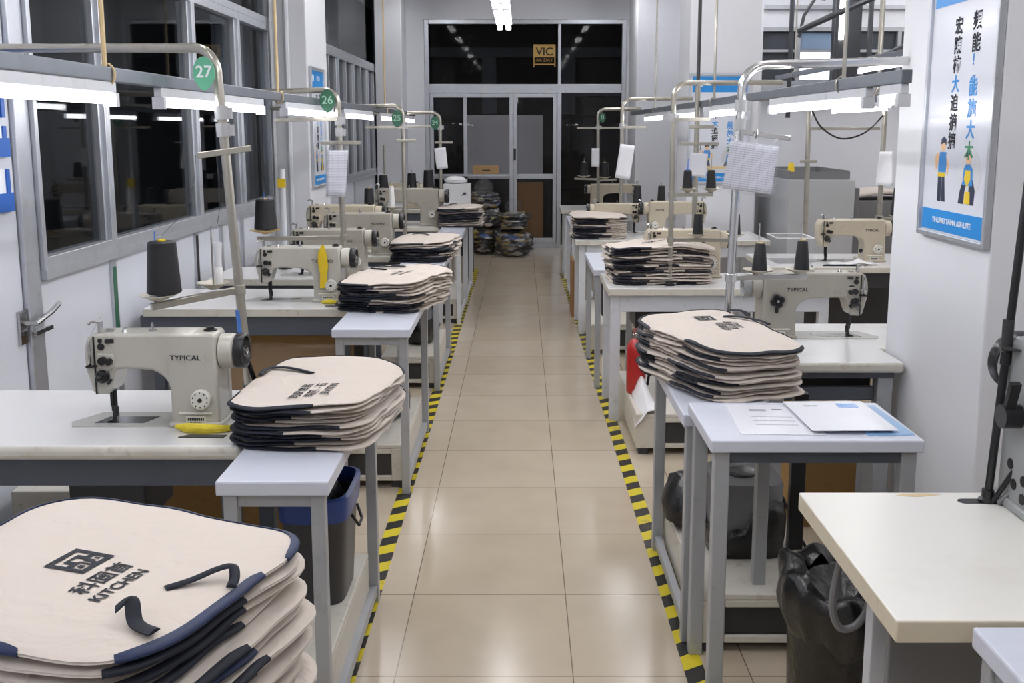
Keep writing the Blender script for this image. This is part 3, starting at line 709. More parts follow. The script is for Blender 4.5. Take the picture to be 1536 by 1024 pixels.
    MB().lathe([(.019, 0), (.02, .004), (.012, .005), (.012, .012), (.004, .013)], Matrix.Translation((sx(.355), .055, .283)), 16).obj('oil_cap', 'black_plastic', t, M=Mx)
    nb = MB(); nb.cyl((.0525, .045, .105), (.0525, .045, .055), .0065, 10).cyl((.0625, .045, .105), (.0625, .045, .05), .005, 10).cyl((.0525, .045, .06), (.0525, .045, .038), .004).cyl((.0525, .045, .04), (.0525, .045, .006), .0018, 8).cyl((.0625, .045, .052), (.0625, .045, .024), .008, 10)
    nb.obj('needle_bar', 'dark_metal', t, M=Mx)
    pf = MB(); pf.prism([(.066, .03), (.058, .026), (.05, .012), (.034, .0075), (.034, .0055), (.066, .0055)], .036, .054); pf.obj('presser_foot', 'dark_metal', t, M=Mx, bevel=.001)
    if text:
        tx = (sx(.294) if textx is None else textx) - W / 2
        if mirror: tx = -tx
        lettering(text, .022 * s, textmat, t, (tx * s, -.0006, .2115 * s), bold=.0003, sx=1.08)
    return t

# ------------------------------------------------------------------ thread stands and cones
def cone(loc, label, h=.155, r0=.047, r1=.037, m='thread_black', group='thread cones', tip='chrome', tipcol='wood_pale'):
    t = thing('thread_cone', label, 'thread', loc, 0, group)
    MB().lathe([(r0 * .9, .0), (r0, .004), (r1, h - .004), (r1 * .85, h), (.016, h)], None, 28).obj('winding', m, t)
    MB().lathe([(.0125, h - .002), (.0125, h + .005), (.006, h + .006)], None, 16).obj('tube_rim', tipcol, t)
    return t
def saucer(parent, x, y, z, r=.052, m='saucer', spin=.2, pin='pole_bright', pin2=None):
    o = MB().lathe([(.012, -.018), (.014, -.016), (r * .6, -.006), (r, .004), (r, .0065), (r * .6, -.003), (.006, -.004)], Matrix.Translation((x, y, z)), 26).obj('saucer', m, parent)
    MB().cyl((x, y, z - .004), (x, y, z + spin * .82), .0028, 8).cyl((x, y, z + spin * .8), (x, y, z + spin), .0022, 8).obj('spindle', pin2 or pin, o)
    return o
def stand(base, top, arm_to, label, brackets=(), bars=(), r=.0155, m='pole_steel', bend=.075, z_foot=None, collars=(), group='tall thread stands'):
    """pole from base to top, bending over into an arm that ends at arm_to; brackets carry saucers"""
    base = Vector(base); top = Vector(top)
    t = thing('thread_stand', label, 'thread stand', base, 0, group)
    d = (top - base); axis = d.normalized()
    pts = [Vector((0, 0, 0)), d - axis * bend]
    if arm_to is not None:
        a = Vector(arm_to) - base; dirn = (a - d).normalized()
        for k in range(1, 7):
            q = k / 6 * PI / 2
            pts.append(d - axis * bend * (1 - math.sin(q)) + dirn * bend * (1 - math.cos(q)))
        pts.append(a)
    else: pts.append(d)
    MB().tube(pts, r, 12).obj('pole', m, t)
    def at(z): return d * ((z - base.z) / (top.z - base.z))
    MB().lathe([(r * 2.2, 0), (r * 2.2, .006), (r * 1.5, .012), (r * 1.5, .03)], None, 16).obj('foot_clamp', 'dark_metal', t)
    for z in collars:
        p = at(z); MB().cyl(p - axis * .022, p + axis * .022, r * 1.45, 12).box(p.x + r, p.x + r * 2.2, p.y - .01, p.y + .01, p.z - .018, p.z + .018).obj('collar', 'grey_metal', t, smooth=30)
    for z, v0, v1 in bars:
        p = at(z); v0, v1 = Vector(v0), Vector(v1)
        b = MB().beam(p + v0 + Vector((0, -r - .006, 0)), p + v1 + Vector((0, -r - .006, 0)), .008, .02); b.obj('guide_bar', m, t, smooth=0, bevel=.002)
    for z, v1, spots in brackets:
        p = at(z); v1 = Vector(v1)
        e = MB().beam(p, p + v1, .02, .022); e.cyl(p - axis * .016, p + axis * .016, r * 1.35, 12)
        br = e.obj('bracket', m, t, smooth=30, bevel=.002)
        for (k, dz, rr, mm, sp, pin) in spots:
            q = p + v1 * k; saucer(br, q.x, q.y, q.z + .03 + dz, rr, mm, sp, pin)
    return t
def number_sign(loc, num, label, w=.032, h=.105, m='sign_green', tm='paper', rotz=0, ts=.052):
    t = thing('number_sign', label, 'sign', loc, rotz, 'numbered signs on the thread stands')
    pts = []
    for i in range(40):
        a = 2 * PI * i / 40; s, c = math.sin(a), math.cos(a)
        z = .5 * h * (s if s > 0 else s * 1.0); x = w * c * (1 if s > 0 else (1 - .35 * (-s) ** 2.2))
        pts.append((x, z))
    MB().prism(pts, -.002, .002).obj('disc', m, t, smooth=0)
    lettering(num, ts, tm, t, (0, -.0026, .004), bold=.0006)
    return t
def sheet(name, loc, w, h, label, cat, mt='printed_form', rot=(0, 0, 0), sleeve=True, skew=0., cw=.012):
    """papers in a clear sleeve, hanging from its top edge"""
    t = thing(name, label, cat, loc); t.rotation_euler = rot
    def grid(x0, x1, z0, z1, y, n=8, k=6):
        vs = []; fs = []
        for i in range(n + 1):
            for j in range(k + 1):
                u = i / n; v = j / k; z = z1 + (z0 - z1) * u; x = x0 + (x1 - x0) * v + skew * u
                vs.append((x, y + cw * math.sin(v * 3 + u * 2) * u, z))
        for i in range(n):
            for j in range(k): a = i * (k + 1) + j; fs.append((a, a + 1, a + k + 2, a + k + 1))
        return MB().add(vs, fs)
    o = grid(-w / 2 + .008, w / 2 - .008, -h + .012, -.03, 0).obj('paper', mt, t); o.modifiers.new('thickness', 'SOLIDIFY').thickness = .0012
    if sleeve:
        o = grid(-w / 2, w / 2, -h, 0, -.003).obj('clear_sleeve', 'film', t); o.modifiers.new('thickness', 'SOLIDIFY').thickness = .0006
        MB().tube([(0, -.004, -.012), (0, -.012, .004), (0, -.002, .02)], .003, 6).obj('hook', 'chrome', t)
    return t

# ------------------------------------------------------------------ canvas bags in stacks
def curve(pts, k=5):
    P = [Vector(p) for p in pts]; Q = []
    for i in range(len(P) - 1):
        p0, p1, p2, p3 = P[max(0, i - 1)], P[i], P[i + 1], P[min(len(P) - 1, i + 2)]
        for j in range(k):
            u = j / k; Q.append(.5 * ((2 * p1) + (p2 - p0) * u + (2 * p0 - 5 * p1 + 4 * p2 - p3) * u * u + (3 * p1 - p0 - 3 * p2 + p3) * u ** 3))
    return Q + [P[-1]]
class Stack:
    def __init__(s, cx, cy, z, w, d, rot, n, where, grp, T=.0105, waves=(), bench=None, droop=1.2, arcs=((0, 360),), jit=.006, pinch=0., seed=1, gap=.0012, blue=False, strap=None, printed=None, amp=1.0, tilt=(0, 0), top_arcs=None, rk=1.0):
        s.__dict__.update(locals()); s.r = random.Random(seed); s.a = w / 2; s.b = d / 2
        s.build()
    def wave(s, X, Y, k):
        """height offset of layer k (0..1) at stack coordinates X, Y (metres, un-rotated)"""
        z = 0
        for (A, kx, ky, ph) in s.waves: z += A * (.5 + .5 * math.sin(kx * X + ky * Y + ph))
        z *= k * s.amp
        z += k * (s.tilt[0] * (X / s.a + 1) / 2 + s.tilt[1] * (Y / s.b + 1) / 2)
        if s.bench:
            c, n_ = math.cos(s.rot), math.sin(s.rot); wx = s.cx + X * c - Y * n_; wy = s.cy + X * n_ + Y * c
            x0, x1, y0, y1 = s.bench
            dx = max(0, x0 - wx, wx - x1); dy = max(0, y0 - wy, wy - y1); d = math.hypot(dx, dy)
            z -= s.droop * d * d
        return z
    def build(s):
        K = 84; N = s.n
        for i in range(N):
            q = s.r; k = (i + 1) / N
            ox, oy = q.uniform(-1, 1) * s.jit, q.uniform(-1, 1) * s.jit; orr = R(q.uniform(-1.4, 1.4))
            a = s.a * q.uniform(.955, 1.02); b = s.b * q.uniform(.96, 1.02)
            if i == N - 1: a = s.a * 1.01; b = s.b * 1.01
            seed = q.uniform(0, 50); T = s.T; pitch = T + s.gap; base = i * pitch
            last = i == N - 1
            def edge(ang):
                c, sn = math.cos(ang), math.sin(ang); p = 5.2
                rr = (abs(c / a) ** p + abs(sn / b) ** p) ** (-1 / p)
                rr *= 1 + .012 * math.sin(3 * ang + seed) + .010 * math.sin(7 * ang + seed * 2)
                return rr * c, rr * sn
            def surf(ex, ey, sc, zz, lift=0.):
                X, Y = ex * sc, ey * sc; c, sn = math.cos(orr), math.sin(orr)
                SX, SY = X * c - Y * sn + ox, X * sn + Y * c + oy
                return Vector((X, Y, base + zz + lift + s.wave(SX, SY, k)))
            def rim(ang):   # every layer flares and pinches a little at its own places
                return s.rk * (.30 * pitch * math.sin(5 * ang + seed) * math.sin(2 * ang + seed * .7) + .12 * pitch * math.sin(13 * ang + seed * 3))
            prof = [(0, .0), (.4, .0), (.75, .0), (.88, .0), (.955, .15), (.988, .26), (1.0, .37), (.994, .50), (1.0, .63), (.988, .74), (.955, .85), (.88, 1.0), (.75, 1.0), (.55, 1.0), (.3, 1.0), (0, 1.0)]
            vs = []; fs = []
            for (sc, zf) in prof[1:-1]:
                for j in range(K):
                    ang = 2 * PI * j / K; ex, ey = edge(ang)
                    puff = 0
                    if last and zf > .9: puff = .004 * (1 - sc ** 4)
                    vs.append(surf(ex, ey, sc, zf * T + puff, rim(ang) * max(0, (sc - .85) / .15)))
            nR = len(prof) - 2
            for r_ in range(nR - 1):
                for j in range(K): fs.append((r_ * K + j, r_ * K + (j + 1) % K, (r_ + 1) * K + (j + 1) % K, (r_ + 1) * K + j))
            vs.append(surf(0, 0, 0, 0)); vs.append(surf(0, 0, 0, T + (.004 if last else 0)))
            for j in range(K):
                fs.append((len(vs) - 2, (j + 1) % K, j)); fs.append((len(vs) - 1, (nR - 1) * K + j, (nR - 1) * K + (j + 1) % K))
            o = MB().add(vs, fs).obj('canvas_bag', 'canvas', smooth=80)
            o.location = (s.cx + ox * math.cos(s.rot) - oy * math.sin(s.rot), s.cy + ox * math.sin(s.rot) + oy * math.cos(s.rot), s.z); o.rotation_euler.z = s.rot + orr
            pos = N - 1 - i
            look = 'cream canvas bag with navy binding,'
            if pos == 0: lb = 'printed top bag of the %s' % s.where
            elif i == 0: lb = 'lowest bag in the %s' % s.where
            else: lb = '%s bag from the top of the %s' % (ORD[pos], s.where)
            tag(o, 'cream ' + lb if len(('cream ' + lb).split()) <= 16 else lb, 'bag', s.grp)
            # binding: sections of the rim wrapped in dark tape
            arcs = s.arcs if not last else (s.top_arcs or s.arcs)
            if callable(arcs): arcs = arcs(i, N, q)
            e = .0016; mb = MB()  # one strip per arc
            for (a0, a1) in arcs:
                nseg = max(4, int(abs(a1 - a0) / 4)); rows = []
                for j in range(nseg + 1):
                    ang = R(a0 + (a1 - a0) * j / nseg); ex, ey = edge(ang); L = math.hypot(ex, ey); w_ = .010 if not last else .011
                    tp = min(1, j / 2 + .3, (nseg - j) / 2 + .3)
                    s1 = 1 - w_ / L * tp; s2 = 1 + .0022 / L
                    z1 = T + e + (.004 * (1 - s1 ** 4) if last else 0)
                    li = rim(ang)
                    zt = T * (1 - .15 * max(0, min(1, (s1 - .88) / .075))) + e
                    if last: zt += .004 * (1 - s1 ** 4)
                    row = [surf(ex, ey, s1, zt, li * max(0, (s1 - .85) / .15)), surf(ex, ey, 1 - .003 / L, T * .80 + e * .6, li), surf(ex, ey, s2, T * .66, li), surf(ex, ey, 1 + .003 / L, T * .5, li), surf(ex, ey, s2, T * .34, li), surf(ex, ey, 1 - .003 / L, T * .20 - e * .6, li), surf(ex, ey, s1, T * .15 * max(0, min(1, (s1 - .88) / .075)) - e * .3, li * max(0, (s1 - .85) / .15))]
                    rows.append(row)
                mb.rings(rows)
            if mb.v:
                bo = mb.obj('binding', ('blue_binding' if s.blue and (last or q.random() < .15) else 'navy_binding'), o, smooth=60)
            if last:
                tz = lambda X, Y: surf(X, Y, 1, T + .0046, 0)
                s.decorate(o, tz)
    def decorate(s, o, tz):
        for (pts, w) in (s.strap or ()):
            rows = []
            P = [Vector(p) for p in pts]
            Q = []                                     # catmull-rom
            for i in range(len(P) - 1):
                p0, p1, p2, p3 = P[max(0, i - 1)], P[i], P[i + 1], P[min(len(P) - 1, i + 2)]
                for u in [x / 6 for x in range(6)]:
                    Q.append(.5 * ((2 * p1) + (p2 - p0) * u + (2 * p0 - 5 * p1 + 4 * p2 - p3) * u * u + (3 * p1 - p0 - 3 * p2 + p3) * u ** 3))
            Q.append(P[-1])
            for i, p in enumerate(Q):
                d = (Q[min(i + 1, len(Q) - 1)] - Q[max(i - 1, 0)]); d.z = 0; d.normalize(); n = Vector((-d.y, d.x, 0))
                g = tz(p.x, p.y).z + p.z
                A = Vector((p.x, p.y, 0)) + n * w / 2; B = Vector((p.x, p.y, 0)) - n * w / 2
                rows.append([Vector((A.x, A.y, g + .001)), Vector((A.x * .5 + B.x * .5, A.y * .5 + B.y * .5, g + .0045)), Vector((B.x, B.y, g + .001)), Vector((B.x, B.y, g - .001)), Vector((A.x, A.y, g - .001))])
            MB().rings(rows).obj('strap', 'navy_binding', o, smooth=70)
        for pr in (s.printed or ()):
            kind = pr[0]; M = Matrix.Translation((pr[1], pr[2], 0)) @ Matrix.Rotation(R(pr[3]), 4, 'Z')
            if kind == 'text':
                me = text_mesh(pr[4], pr[5], 0, .0006).copy(); me.materials.clear(); me.materials.append(MATS['ink_navy'])
                bm = bmesh.new(); bm.from_mesh(me); bmesh.ops.subdivide_edges(bm, edges=[e_ for e_ in bm.edges if e_.calc_length() > .02], cuts=1); bm.to_mesh(me); bm.free()
                for v in me.vertices:
                    p = M @ Vector((v.co.x * (pr[6] if len(pr) > 6 else 1), v.co.y, 0)); z = tz(p.x, p.y).z; v.co = (p.x, p.y, z + .0007)
                to = bpy.data.objects.new('print', me); COL.objects.link(to); to.parent = o
            else:
                rows_ = LOGO; n = len(rows_); cs = pr[4] / n; mb = MB()
                for r_, row in enumerate(rows_):
                    for c_, ch in enumerate(row):
                        if ch != '#': continue
                        x0 = (c_ - n / 2) * cs; y0 = (n / 2 - r_ - 1) * cs; vs = []
                        for (x, y) in ((x0, y0), (x0 + cs, y0), (x0 + cs, y0 + cs), (x0, y0 + cs)):
                            p = M @ Vector((x, y, 0)); z = tz(p.x, p.y).z; vs.append((p.x, p.y, z + .0009))
                        mb.add(vs, [(0, 1, 2, 3)])
                mb.obj('logo_print', 'ink_navy', o, smooth=0)
LOGO = ['###############',
        '###############',
        '##...........##',
        '##...........##',
        '##..#######..##',
        '##..##...##..##',
        '##..##...##..##',
        '######...######',
        '#######.#######',
        '##....#.##...##',
        '##.##.#.##.#.##',
        '##.##.#.##.#.##',
        '##....###....##',
        '###############',
        '###############']
EXPO = 0.2
ZT = .77
# ================================================================== LEFT ROW
# nearest bench (under the foreground stack), almost out of the frame
bench(-1.02, -.43, .55, 1.66, .70, 'slim grey bench under the big foreground bag stack', low=False)
bench(-.775, -.488, 2.42, 3.36, ZT, 'slim grey bench beside the nearest left sewing table')
bench(-.845, -.495, 4.36, 5.36, ZT, 'slim grey bench beside the second left sewing table')
bench(-.80, -.505, 6.18, 7.24, ZT, 'slim grey bench beside the third left sewing table')
bench(-.72, -.50, 8.36, 9.40, ZT, 'slim grey bench beside the fourth left sewing table', legmat='leg_white')
bench(-.72, -.50, 9.50, 10.5, ZT, 'farthest slim white bench on the left of the aisle', legmat='leg_white')
floor_box(-.86, -.53, 2.47, 3.28, .20, 'white floor box under the nearest left bench')
floor_box(-.98, -.54, 4.45, 5.28, .21, 'white floor box under the second left bench', win=(.18, .86))
floor_box(-.90, -.55, 6.26, 7.16, .21, 'white floor box under the third left bench')
floor_box(-.84, -.55, 8.44, 9.32, .21, 'white floor box under the fourth left bench')

under1 = [('motor_box', -1.42, -1.18, 3.0, 3.25, .42, .60, 'dark_grey'), ('cross_bar', -1.85, -.86, 3.14, 3.18, .18, .22, 'leg_dark')]
worktable(rect(XL + .02, -.79, 2.70, 3.33), ZT, 'nearest left white sewing table with worn rounded front edge',
          [(-1.84, 2.84), (-1.84, 3.24), (-.86, 2.84), (-.86, 3.24)], [(-1.93, -.80, 2.76, 2.79, .095), (-1.93, -.80, 3.27, 3.30, .06)], bev=.016, under=under1)
o = MB().beam((-1.60, 2.80, .60), (-1.78, 2.80, .0), .07, .03).obj('table_strut', 'leg_dark', smooth=0); tag(o, 'slanting dark steel strut at far left under the nearest table', 'strut')
tag(MB().box(-.33, .33, -.02, .02, 0, .62).obj('cardboard_sheet', 'cardboard', loc=(-1.05, 3.52, 0), smooth=0, bevel=.003), 'brown stained cardboard sheet standing under the nearest left table', 'cardboard')
tag(MB().box(-.25, .25, -.25, .25, 0, .34).obj('storage_box', 'laminate_edge', loc=(-1.62, 3.75, 0), smooth=0, bevel=.006), 'pale box on the floor behind the nearest left table', 'box')

under2 = [('back_panel', -1.86, -.86, 5.38, 5.40, .06, .62, 'bin_grey'), ('motor_box', -1.40, -1.15, 5.05, 5.3, .40, .60, 'dark_grey')]
worktable(rect(-1.875, -.85, 4.87, 5.50), ZT, 'second left white sewing table behind the 27 machine', [(-1.84, 4.98), (-1.84, 5.42), (-.90, 4.98), (-.90, 5.42)],
          [(-1.90, -.86, 4.90, 4.93, .10)], bev=.006, under=under2)
# crumpled film covered board under the second table
mb = MB(); n, k = 14, 10; vs = []; fs = []
for i in range(n + 1):
    for j in range(k + 1): 
        x = -.33 + .66 * i / n; z = .42 * j / k; vs.append((x, -.015 + .02 * noise.noise(Vector((x * 9, z * 9, 1))), z))
for i in range(n):
    for j in range(k): a = i * (k + 1) + j; fs.append((a, a + k + 1, a + k + 2, a + 1))
t = thing('wrapped_board', 'brown board in crumpled clear film under the second left table', 'board', (-1.19, 4.975, .16))
MB().box(-.33, .33, .03, .05, -.16, .45).obj('board', 'cardboard', t, smooth=0)
w = MB().add(vs, fs).obj('film', 'film', t); w.modifiers.new('thickness', 'SOLIDIFY').thickness = .001

worktable(rect(-1.86, -.87, 5.86, 6.40), ZT, 'left white sewing table set back to back behind the second', [(-1.8, 5.95), (-1.8, 6.32), (-.93, 5.95), (-.93, 6.32)], [(-1.83, -.9, 5.89, 5.92, .09)], bev=.006)
worktable(rect(-1.86, -.82, 6.92, 7.55), ZT, 'third left white sewing table below the cone stands', [(-1.8, 7.0), (-1.8, 7.46), (-.88, 7.0), (-.88, 7.46)], [(-1.83, -.85, 6.95, 6.98, .09)], bev=.006)
worktable(rect(-1.86, -.74, 9.02, 9.66), ZT, 'fourth left white sewing table near the far windows', [(-1.8, 9.1), (-1.8, 9.56), (-.8, 9.1), (-.8, 9.56)], [(-1.83, -.77, 9.05, 9.08, .09)], bev=.006)
worktable(rect(-1.86, -.52, 11.0, 11.7), ZT, 'farthest left white table by the scrap bags', [(-1.8, 11.1), (-1.8, 11.6), (-.58, 11.1), (-.58, 11.6)], [(-1.83, -.55, 11.03, 11.06, .09)], bev=.006)

machine((-1.095, 2.885, ZT), 'ivory sewing machine on the nearest left table with yellow wool at its base', text='TYPICAL')
machine((-1.14, 5.06, ZT), 'ivory sewing machine on the second left table with yellow tag', text='TIGHUDO', extra=.045, textmat='ink_navy')
machine((-1.17, 5.98, ZT), 'plain ivory sewing machine on the back to back left table', body='enamel_tan', extra=.06, text='LIHS', detail=False)
machine((-1.145, 6.98, ZT), 'grey ivory sewing machine with dark side opening on the third left table', body='enamel_tan', extra=.07, text='NOVANS', detail=False, scale=1.05)
machine((-1.33, 7.34, ZT), 'long arm ivory machine at the rear of the third left table', body='enamel_cream', extra=.05, scale=1.15, detail=False)
machine((-1.05, 9.15, ZT), 'dark stained ivory machine on the fourth left table', body='enamel_tan', extra=.10, detail=False, scale=1.2, text='')
machine((-1.35, 11.15, ZT), 'small ivory machine on the farthest left table', body='enamel_cream', extra=.05, detail=False)
# yellow wool and paper tag
tag(MB().tube([(-.115, 0, .016), (-.08, -.012, .015), (-.03, -.016, .014), (.02, -.012, .012), (.075, .018, .01)], [.007, .015, .016, .012, .006], 10).obj('wool_pad', 'yellow_wool', loc=(-.90, 2.846, ZT - .001)), 'yellow wool oil pad lying at the foot of the nearest left machine', 'wool pad')
t = thing('paper_tag', 'yellow ribbon tag hanging on the second left machine', 'tag', (-1.005, 5.05, ZT + .275))
MB().prism([(-.028, -.02), (-.03, -.07), (-.02, -.13), (-.024, -.2), (.016, -.2), (.012, -.14), (.022, -.09), (.016, -.03), (.004, .02), (-.01, .02)], -.004, -.0005).obj('ribbon', 'yellow', t, smooth=0)
t2 = MB().tube([(-.06, 0, .008), (-.02, -.012, .012), (.04, -.006, .009)], [.007, .013, .006], 8).obj('wool_pad', 'yellow_wool', loc=(-.955, 5.015, ZT)); tag(t2, 'yellow wool scrap at the foot of the second left machine', 'wool pad')
tag(MB().prism([(-.075, -.012), (.055, -.016), (.06, .008), (-.05, .014)], 0, .003, 0, 'xy').obj('oil_tray', 'dark_grey', loc=(-.915, 2.795, ZT), smooth=0), 'small dark smudged plate in front of the nearest left machine', 'plate')
tag(MB().prism([(-.05, -.012), (.05, -.01), (.04, .012), (-.06, .012)], 0, .003, 0, 'xy').obj('oil_tray', 'dark_grey', loc=(-.93, 4.945, ZT), smooth=0), 'small dark plate in front of the second left machine', 'plate')
# belt hanging beside the nearest hand wheel
tag(MB().tube(curve([(-.86, 3.0, 1.03), (-.845, 3.03, .93), (-.825, 3.05, .84), (-.81, 3.07, .785)]), .008, 8).obj('drive_belt', 'dark_metal'), 'dark drive belt running down from the nearest left hand wheel', 'belt')

# thread stands, left
G27 = stand((-.915, 3.275, ZT), (-.983, 3.29, 1.905), (-1.93, 3.62, 1.93), 'grey thread stand with the green 27 sign by the nearest left machine',
      brackets=[(1.122, (-.225, -.19, -.025), [(.30, .005, .052, 'saucer', .19, 'pole_steel'), (.92, .0, .057, 'saucer', .205, 'blue_paint')])],
      bars=[(1.575, (-.085, -.0, -.012), (.085, .02, .012))], collars=(1.70, 1.645))
MB().cyl((-.0125, .0025, .165), (-.022, .0048, .285), .0162, 12).obj('paint_mark', 'blue_paint', G27)
cone((-1.124, 3.11, 1.138), 'big black thread cone on the 27 stand by the nearest left machine', .165, .053, .043, tipcol='yellow')
# clear bobbin tube on the second saucer
t = thing('bobbin_tube', 'clear white thread tube in the rear saucer of the 27 stand', 'thread', (-.985, 3.222, 1.152), 0, 'thread tubes')
MB().lathe([(.013, 0), (.015, .02), (.0145, .05), (.012, .055)], None, 18).obj('winding', 'thread_white', t)
MB().lathe([(.0125, .055), (.011, .09), (.0165, .135), (.0155, .135), (.010, .09), (.0115, .055)], None, 18, caps=False).obj('tube', 'clear_plastic', t)
number_sign((-1.005, 3.235, 1.822), '27', 'light green 27 sign on the nearest left thread stand', .034, .106)
P2b = (-.975, 5.46)
stand((-.97, 5.46, ZT), (-.985, 5.46, 1.855), (-1.93, 5.55, 1.835), 'grey thread stand with dark green 26 sign behind the second left machine',
      brackets=[(1.06, (-.46, -.06, .0), [(.90, .012, .082, 'saucer_rust', .21, 'blue_paint')])], bars=[(1.70, (-.34, 0, -.005), (0, 0, .0)), (1.575, (-.1, 0, .0), (.12, 0, 0))], collars=(1.69, 1.63))
cone((-1.384, 5.406, 1.112), 'black thread cone on the 26 stand behind the second left machine', .162, .062, .049)
number_sign((-1.035, 5.43, 1.795), '26', 'dark green 26 sign on the second left thread stand', .041, .125, 'sign_dark_green', 'sign_ring', ts=.06)
sheet('job_sheet', (-.985, 5.425, 1.565), .125, .29, 'printed sheet in a clear sleeve hanging on the 26 stand', 'paper', skew=-.02)
P3 = stand((-.885, 7.58, ZT), (-.885, 7.58, 1.82), (-1.90, 7.7, 1.80), 'grey thread stand with dark green 25 sign on the third left table',
      brackets=[(1.03, (-.29, -.04, 0), [(.9, .0, .055, 'saucer', .17, 'pole_steel'), (.32, .0, .055, 'saucer', .17, 'pole_steel')])], bars=[(1.66, (-.28, 0, -.0), (.0, 0, 0)), (1.56, (-.05, 0, 0), (.1, 0, 0))], collars=(1.665,))
cone((-1.146, 7.544, 1.058), 'black thread cone with pale band on the 25 stand', .15, .04, .033)
t = cone((-.978, 7.567, 1.058), 'white thread tube on the 25 stand beside the banded black cone', .165, .025, .016, 'thread_white', 'thread cones')
number_sign((-.925, 7.55, 1.722), '25', 'dark green 25 sign on the third left thread stand', .04, .125, 'sign_dark_green', 'sign_ring', ts=.06)
stand((-.77, 9.60, ZT), (-.77, 9.60, 1.80), (-1.9, 9.7, 1.79), 'grey thread stand with dark green 24 sign on the fourth left table',
      brackets=[(1.035, (-.32, -.05, 0), [(.85, .0, .058, 'saucer', .2, 'pole_steel'), (.36, .0, .058, 'saucer', .2, 'pole_steel')])], bars=[(1.67, (-.32, 0, 0), (0, 0, 0)), (1.52, (-.05, 0, 0), (.12, 0, 0))], collars=(1.66,))
cone((-1.042, 9.557, 1.063), 'left black thread cone on the 24 stand at the fourth left table', .17, .048, .038)
cone((-.885, 9.582, 1.063), 'right black thread cone on the 24 stand at the fourth left table', .2, .055, .044)
number_sign((-.815, 9.57, 1.70), '24', 'dark green 24 sign on the fourth left thread stand', .042, .13, 'sign_dark_green', 'sign_ring', ts=.06)
sheet('job_sheet', (-.775, 9.565, 1.50), .125, .24, 'folded white sheet hanging on the 24 stand', 'paper', 'paper', rot=(0, R(-6), 0), sleeve=False)
# plain rear stand with its cone, and white conduit stand with yellow tag
stand((-1.29, 9.50, ZT), (-1.29, 9.50, 1.5), None, 'plain thin stand behind the fourth left machine', brackets=[(1.04, (0.0, -.1, 0), [(1, .0, .06, 'saucer', .17, 'pole_steel')])], r=.01)
cone((-1.29, 9.40, 1.068), 'black thread cone on the plain thin stand near the far windows', .155, .048, .038)
stand((-1.50, 6.30, ZT), (-1.50, 6.30, 1.40), None, 'short white stand with yellow tag on the back to back table', r=.02, m='leg_white')
tag(MB().box(-.025, .025, -.004, .004, 0, .055).obj('yellow_tag', 'yellow', loc=(-1.497, 6.272, 1.285), smooth=0), 'small square yellow tag on the short white stand', 'tag')

def thread_line(a, b, label, sag=.03):
    a = Vector(a); b = Vector(b); m_ = (a + b) / 2 + Vector((sag, 0, -abs(sag)))
    tag(MB().tube([a, a * .5 + m_ * .5 + Vector((sag * .25, 0, 0)), m_, m_ * .5 + b * .5 + Vector((sag * .2, 0, 0)), b], .0009, 4).obj('sewing_thread', 'dark_metal'), label, 'thread', 'fine threads')
thread_line((-1.124, 3.11, 1.32), (-1.055, 3.27, 1.565), 'fine dark thread rising from the big cone to the 27 stand bar')
thread_line((-.985, 3.222, 1.33), (-.99, 3.27, 1.565), 'fine thread rising from the clear tube to the 27 stand bar', .012)
thread_line((-1.94, 4.55, .80), (-1.29, 2.9, 1.02), 'fine dark thread stretched from the left wall to the nearest machine', .0)
# ------------------------------------------------------------------ bag stacks, left
def mix_arcs(*base, sp=10):
    """bases are (centre angle, half span); spans and places vary from bag to bag"""
    def f(i, N, q):
        out = []
        for c, h, p in base:
            if q.random() < p:
                hh = h * q.uniform(.7, 1.2); cc = c + q.uniform(-1, 1) * sp; out.append((cc - hh, cc + hh))
        return out
    return f
Stack(-.637, 1.43, .70, .505, .49, R(-17), 15, 'big foreground stack at bottom left', 'bags in the big foreground stack', T=.0163, gap=.0024, rk=.45,
      waves=((.020, 7, 3, 2.6), (.009, 3, 9, 2.0)), bench=(-1.02, -.42, .55, 1.86), droop=.6, arcs=mix_arcs((-22, 27, 1), sp=5), jit=.013, seed=5, blue=True,
      top_arcs=[(28, 165), (-46, 14), (-140, -70)], tilt=(.012, .0),
      strap=[([(.165, -.05, .0), (.19, -.022, .006), (.215, .006, .016), (.232, .016, .018), (.243, .004, .008), (.247, -.012, 0)], .015), ([(.165, -.155, .016), (.182, -.145, .028), (.200, -.160, .006), (.232, -.166, .002)], .020)],
      printed=[('logo', -.004, -.02, 90, .070), ('text', .066, -.055, 90, '科囼首', .035, 1.05), ('text', .102, -.065, 90, 'KITCHEN', .0265)])
Stack(-.60, 2.935, ZT, .415, .57, R(-7), 11, 'stack beside the nearest left machine', 'bags beside the nearest left machine', waves=((.014, 6, 5, 1.0), (.008, 12, 3, .3)), bench=(-.78, -.488, 2.39, 3.36),
      arcs=mix_arcs((-118, 40, 1), (182, 22, .8), (100, 45, .7)), seed=11, jit=.013, top_arcs=[(40, 150), (-150, -76)],
      strap=[([(-.20, .10, .0), (-.15, .085, .006), (-.10, .06, .006), (-.06, .035, .004), (-.035, .02, .002)], .017), ([(-.20, .10, 0), (-.205, .06, .004), (-.20, .02, 0)], .016)],
      printed=[('text', -.005, -.16, 88, '司厨店民', .034), ('text', .036, -.155, 88, '司國 - 石', .034), ('text', .074, -.15, 88, 'JEVITIN', .034)])
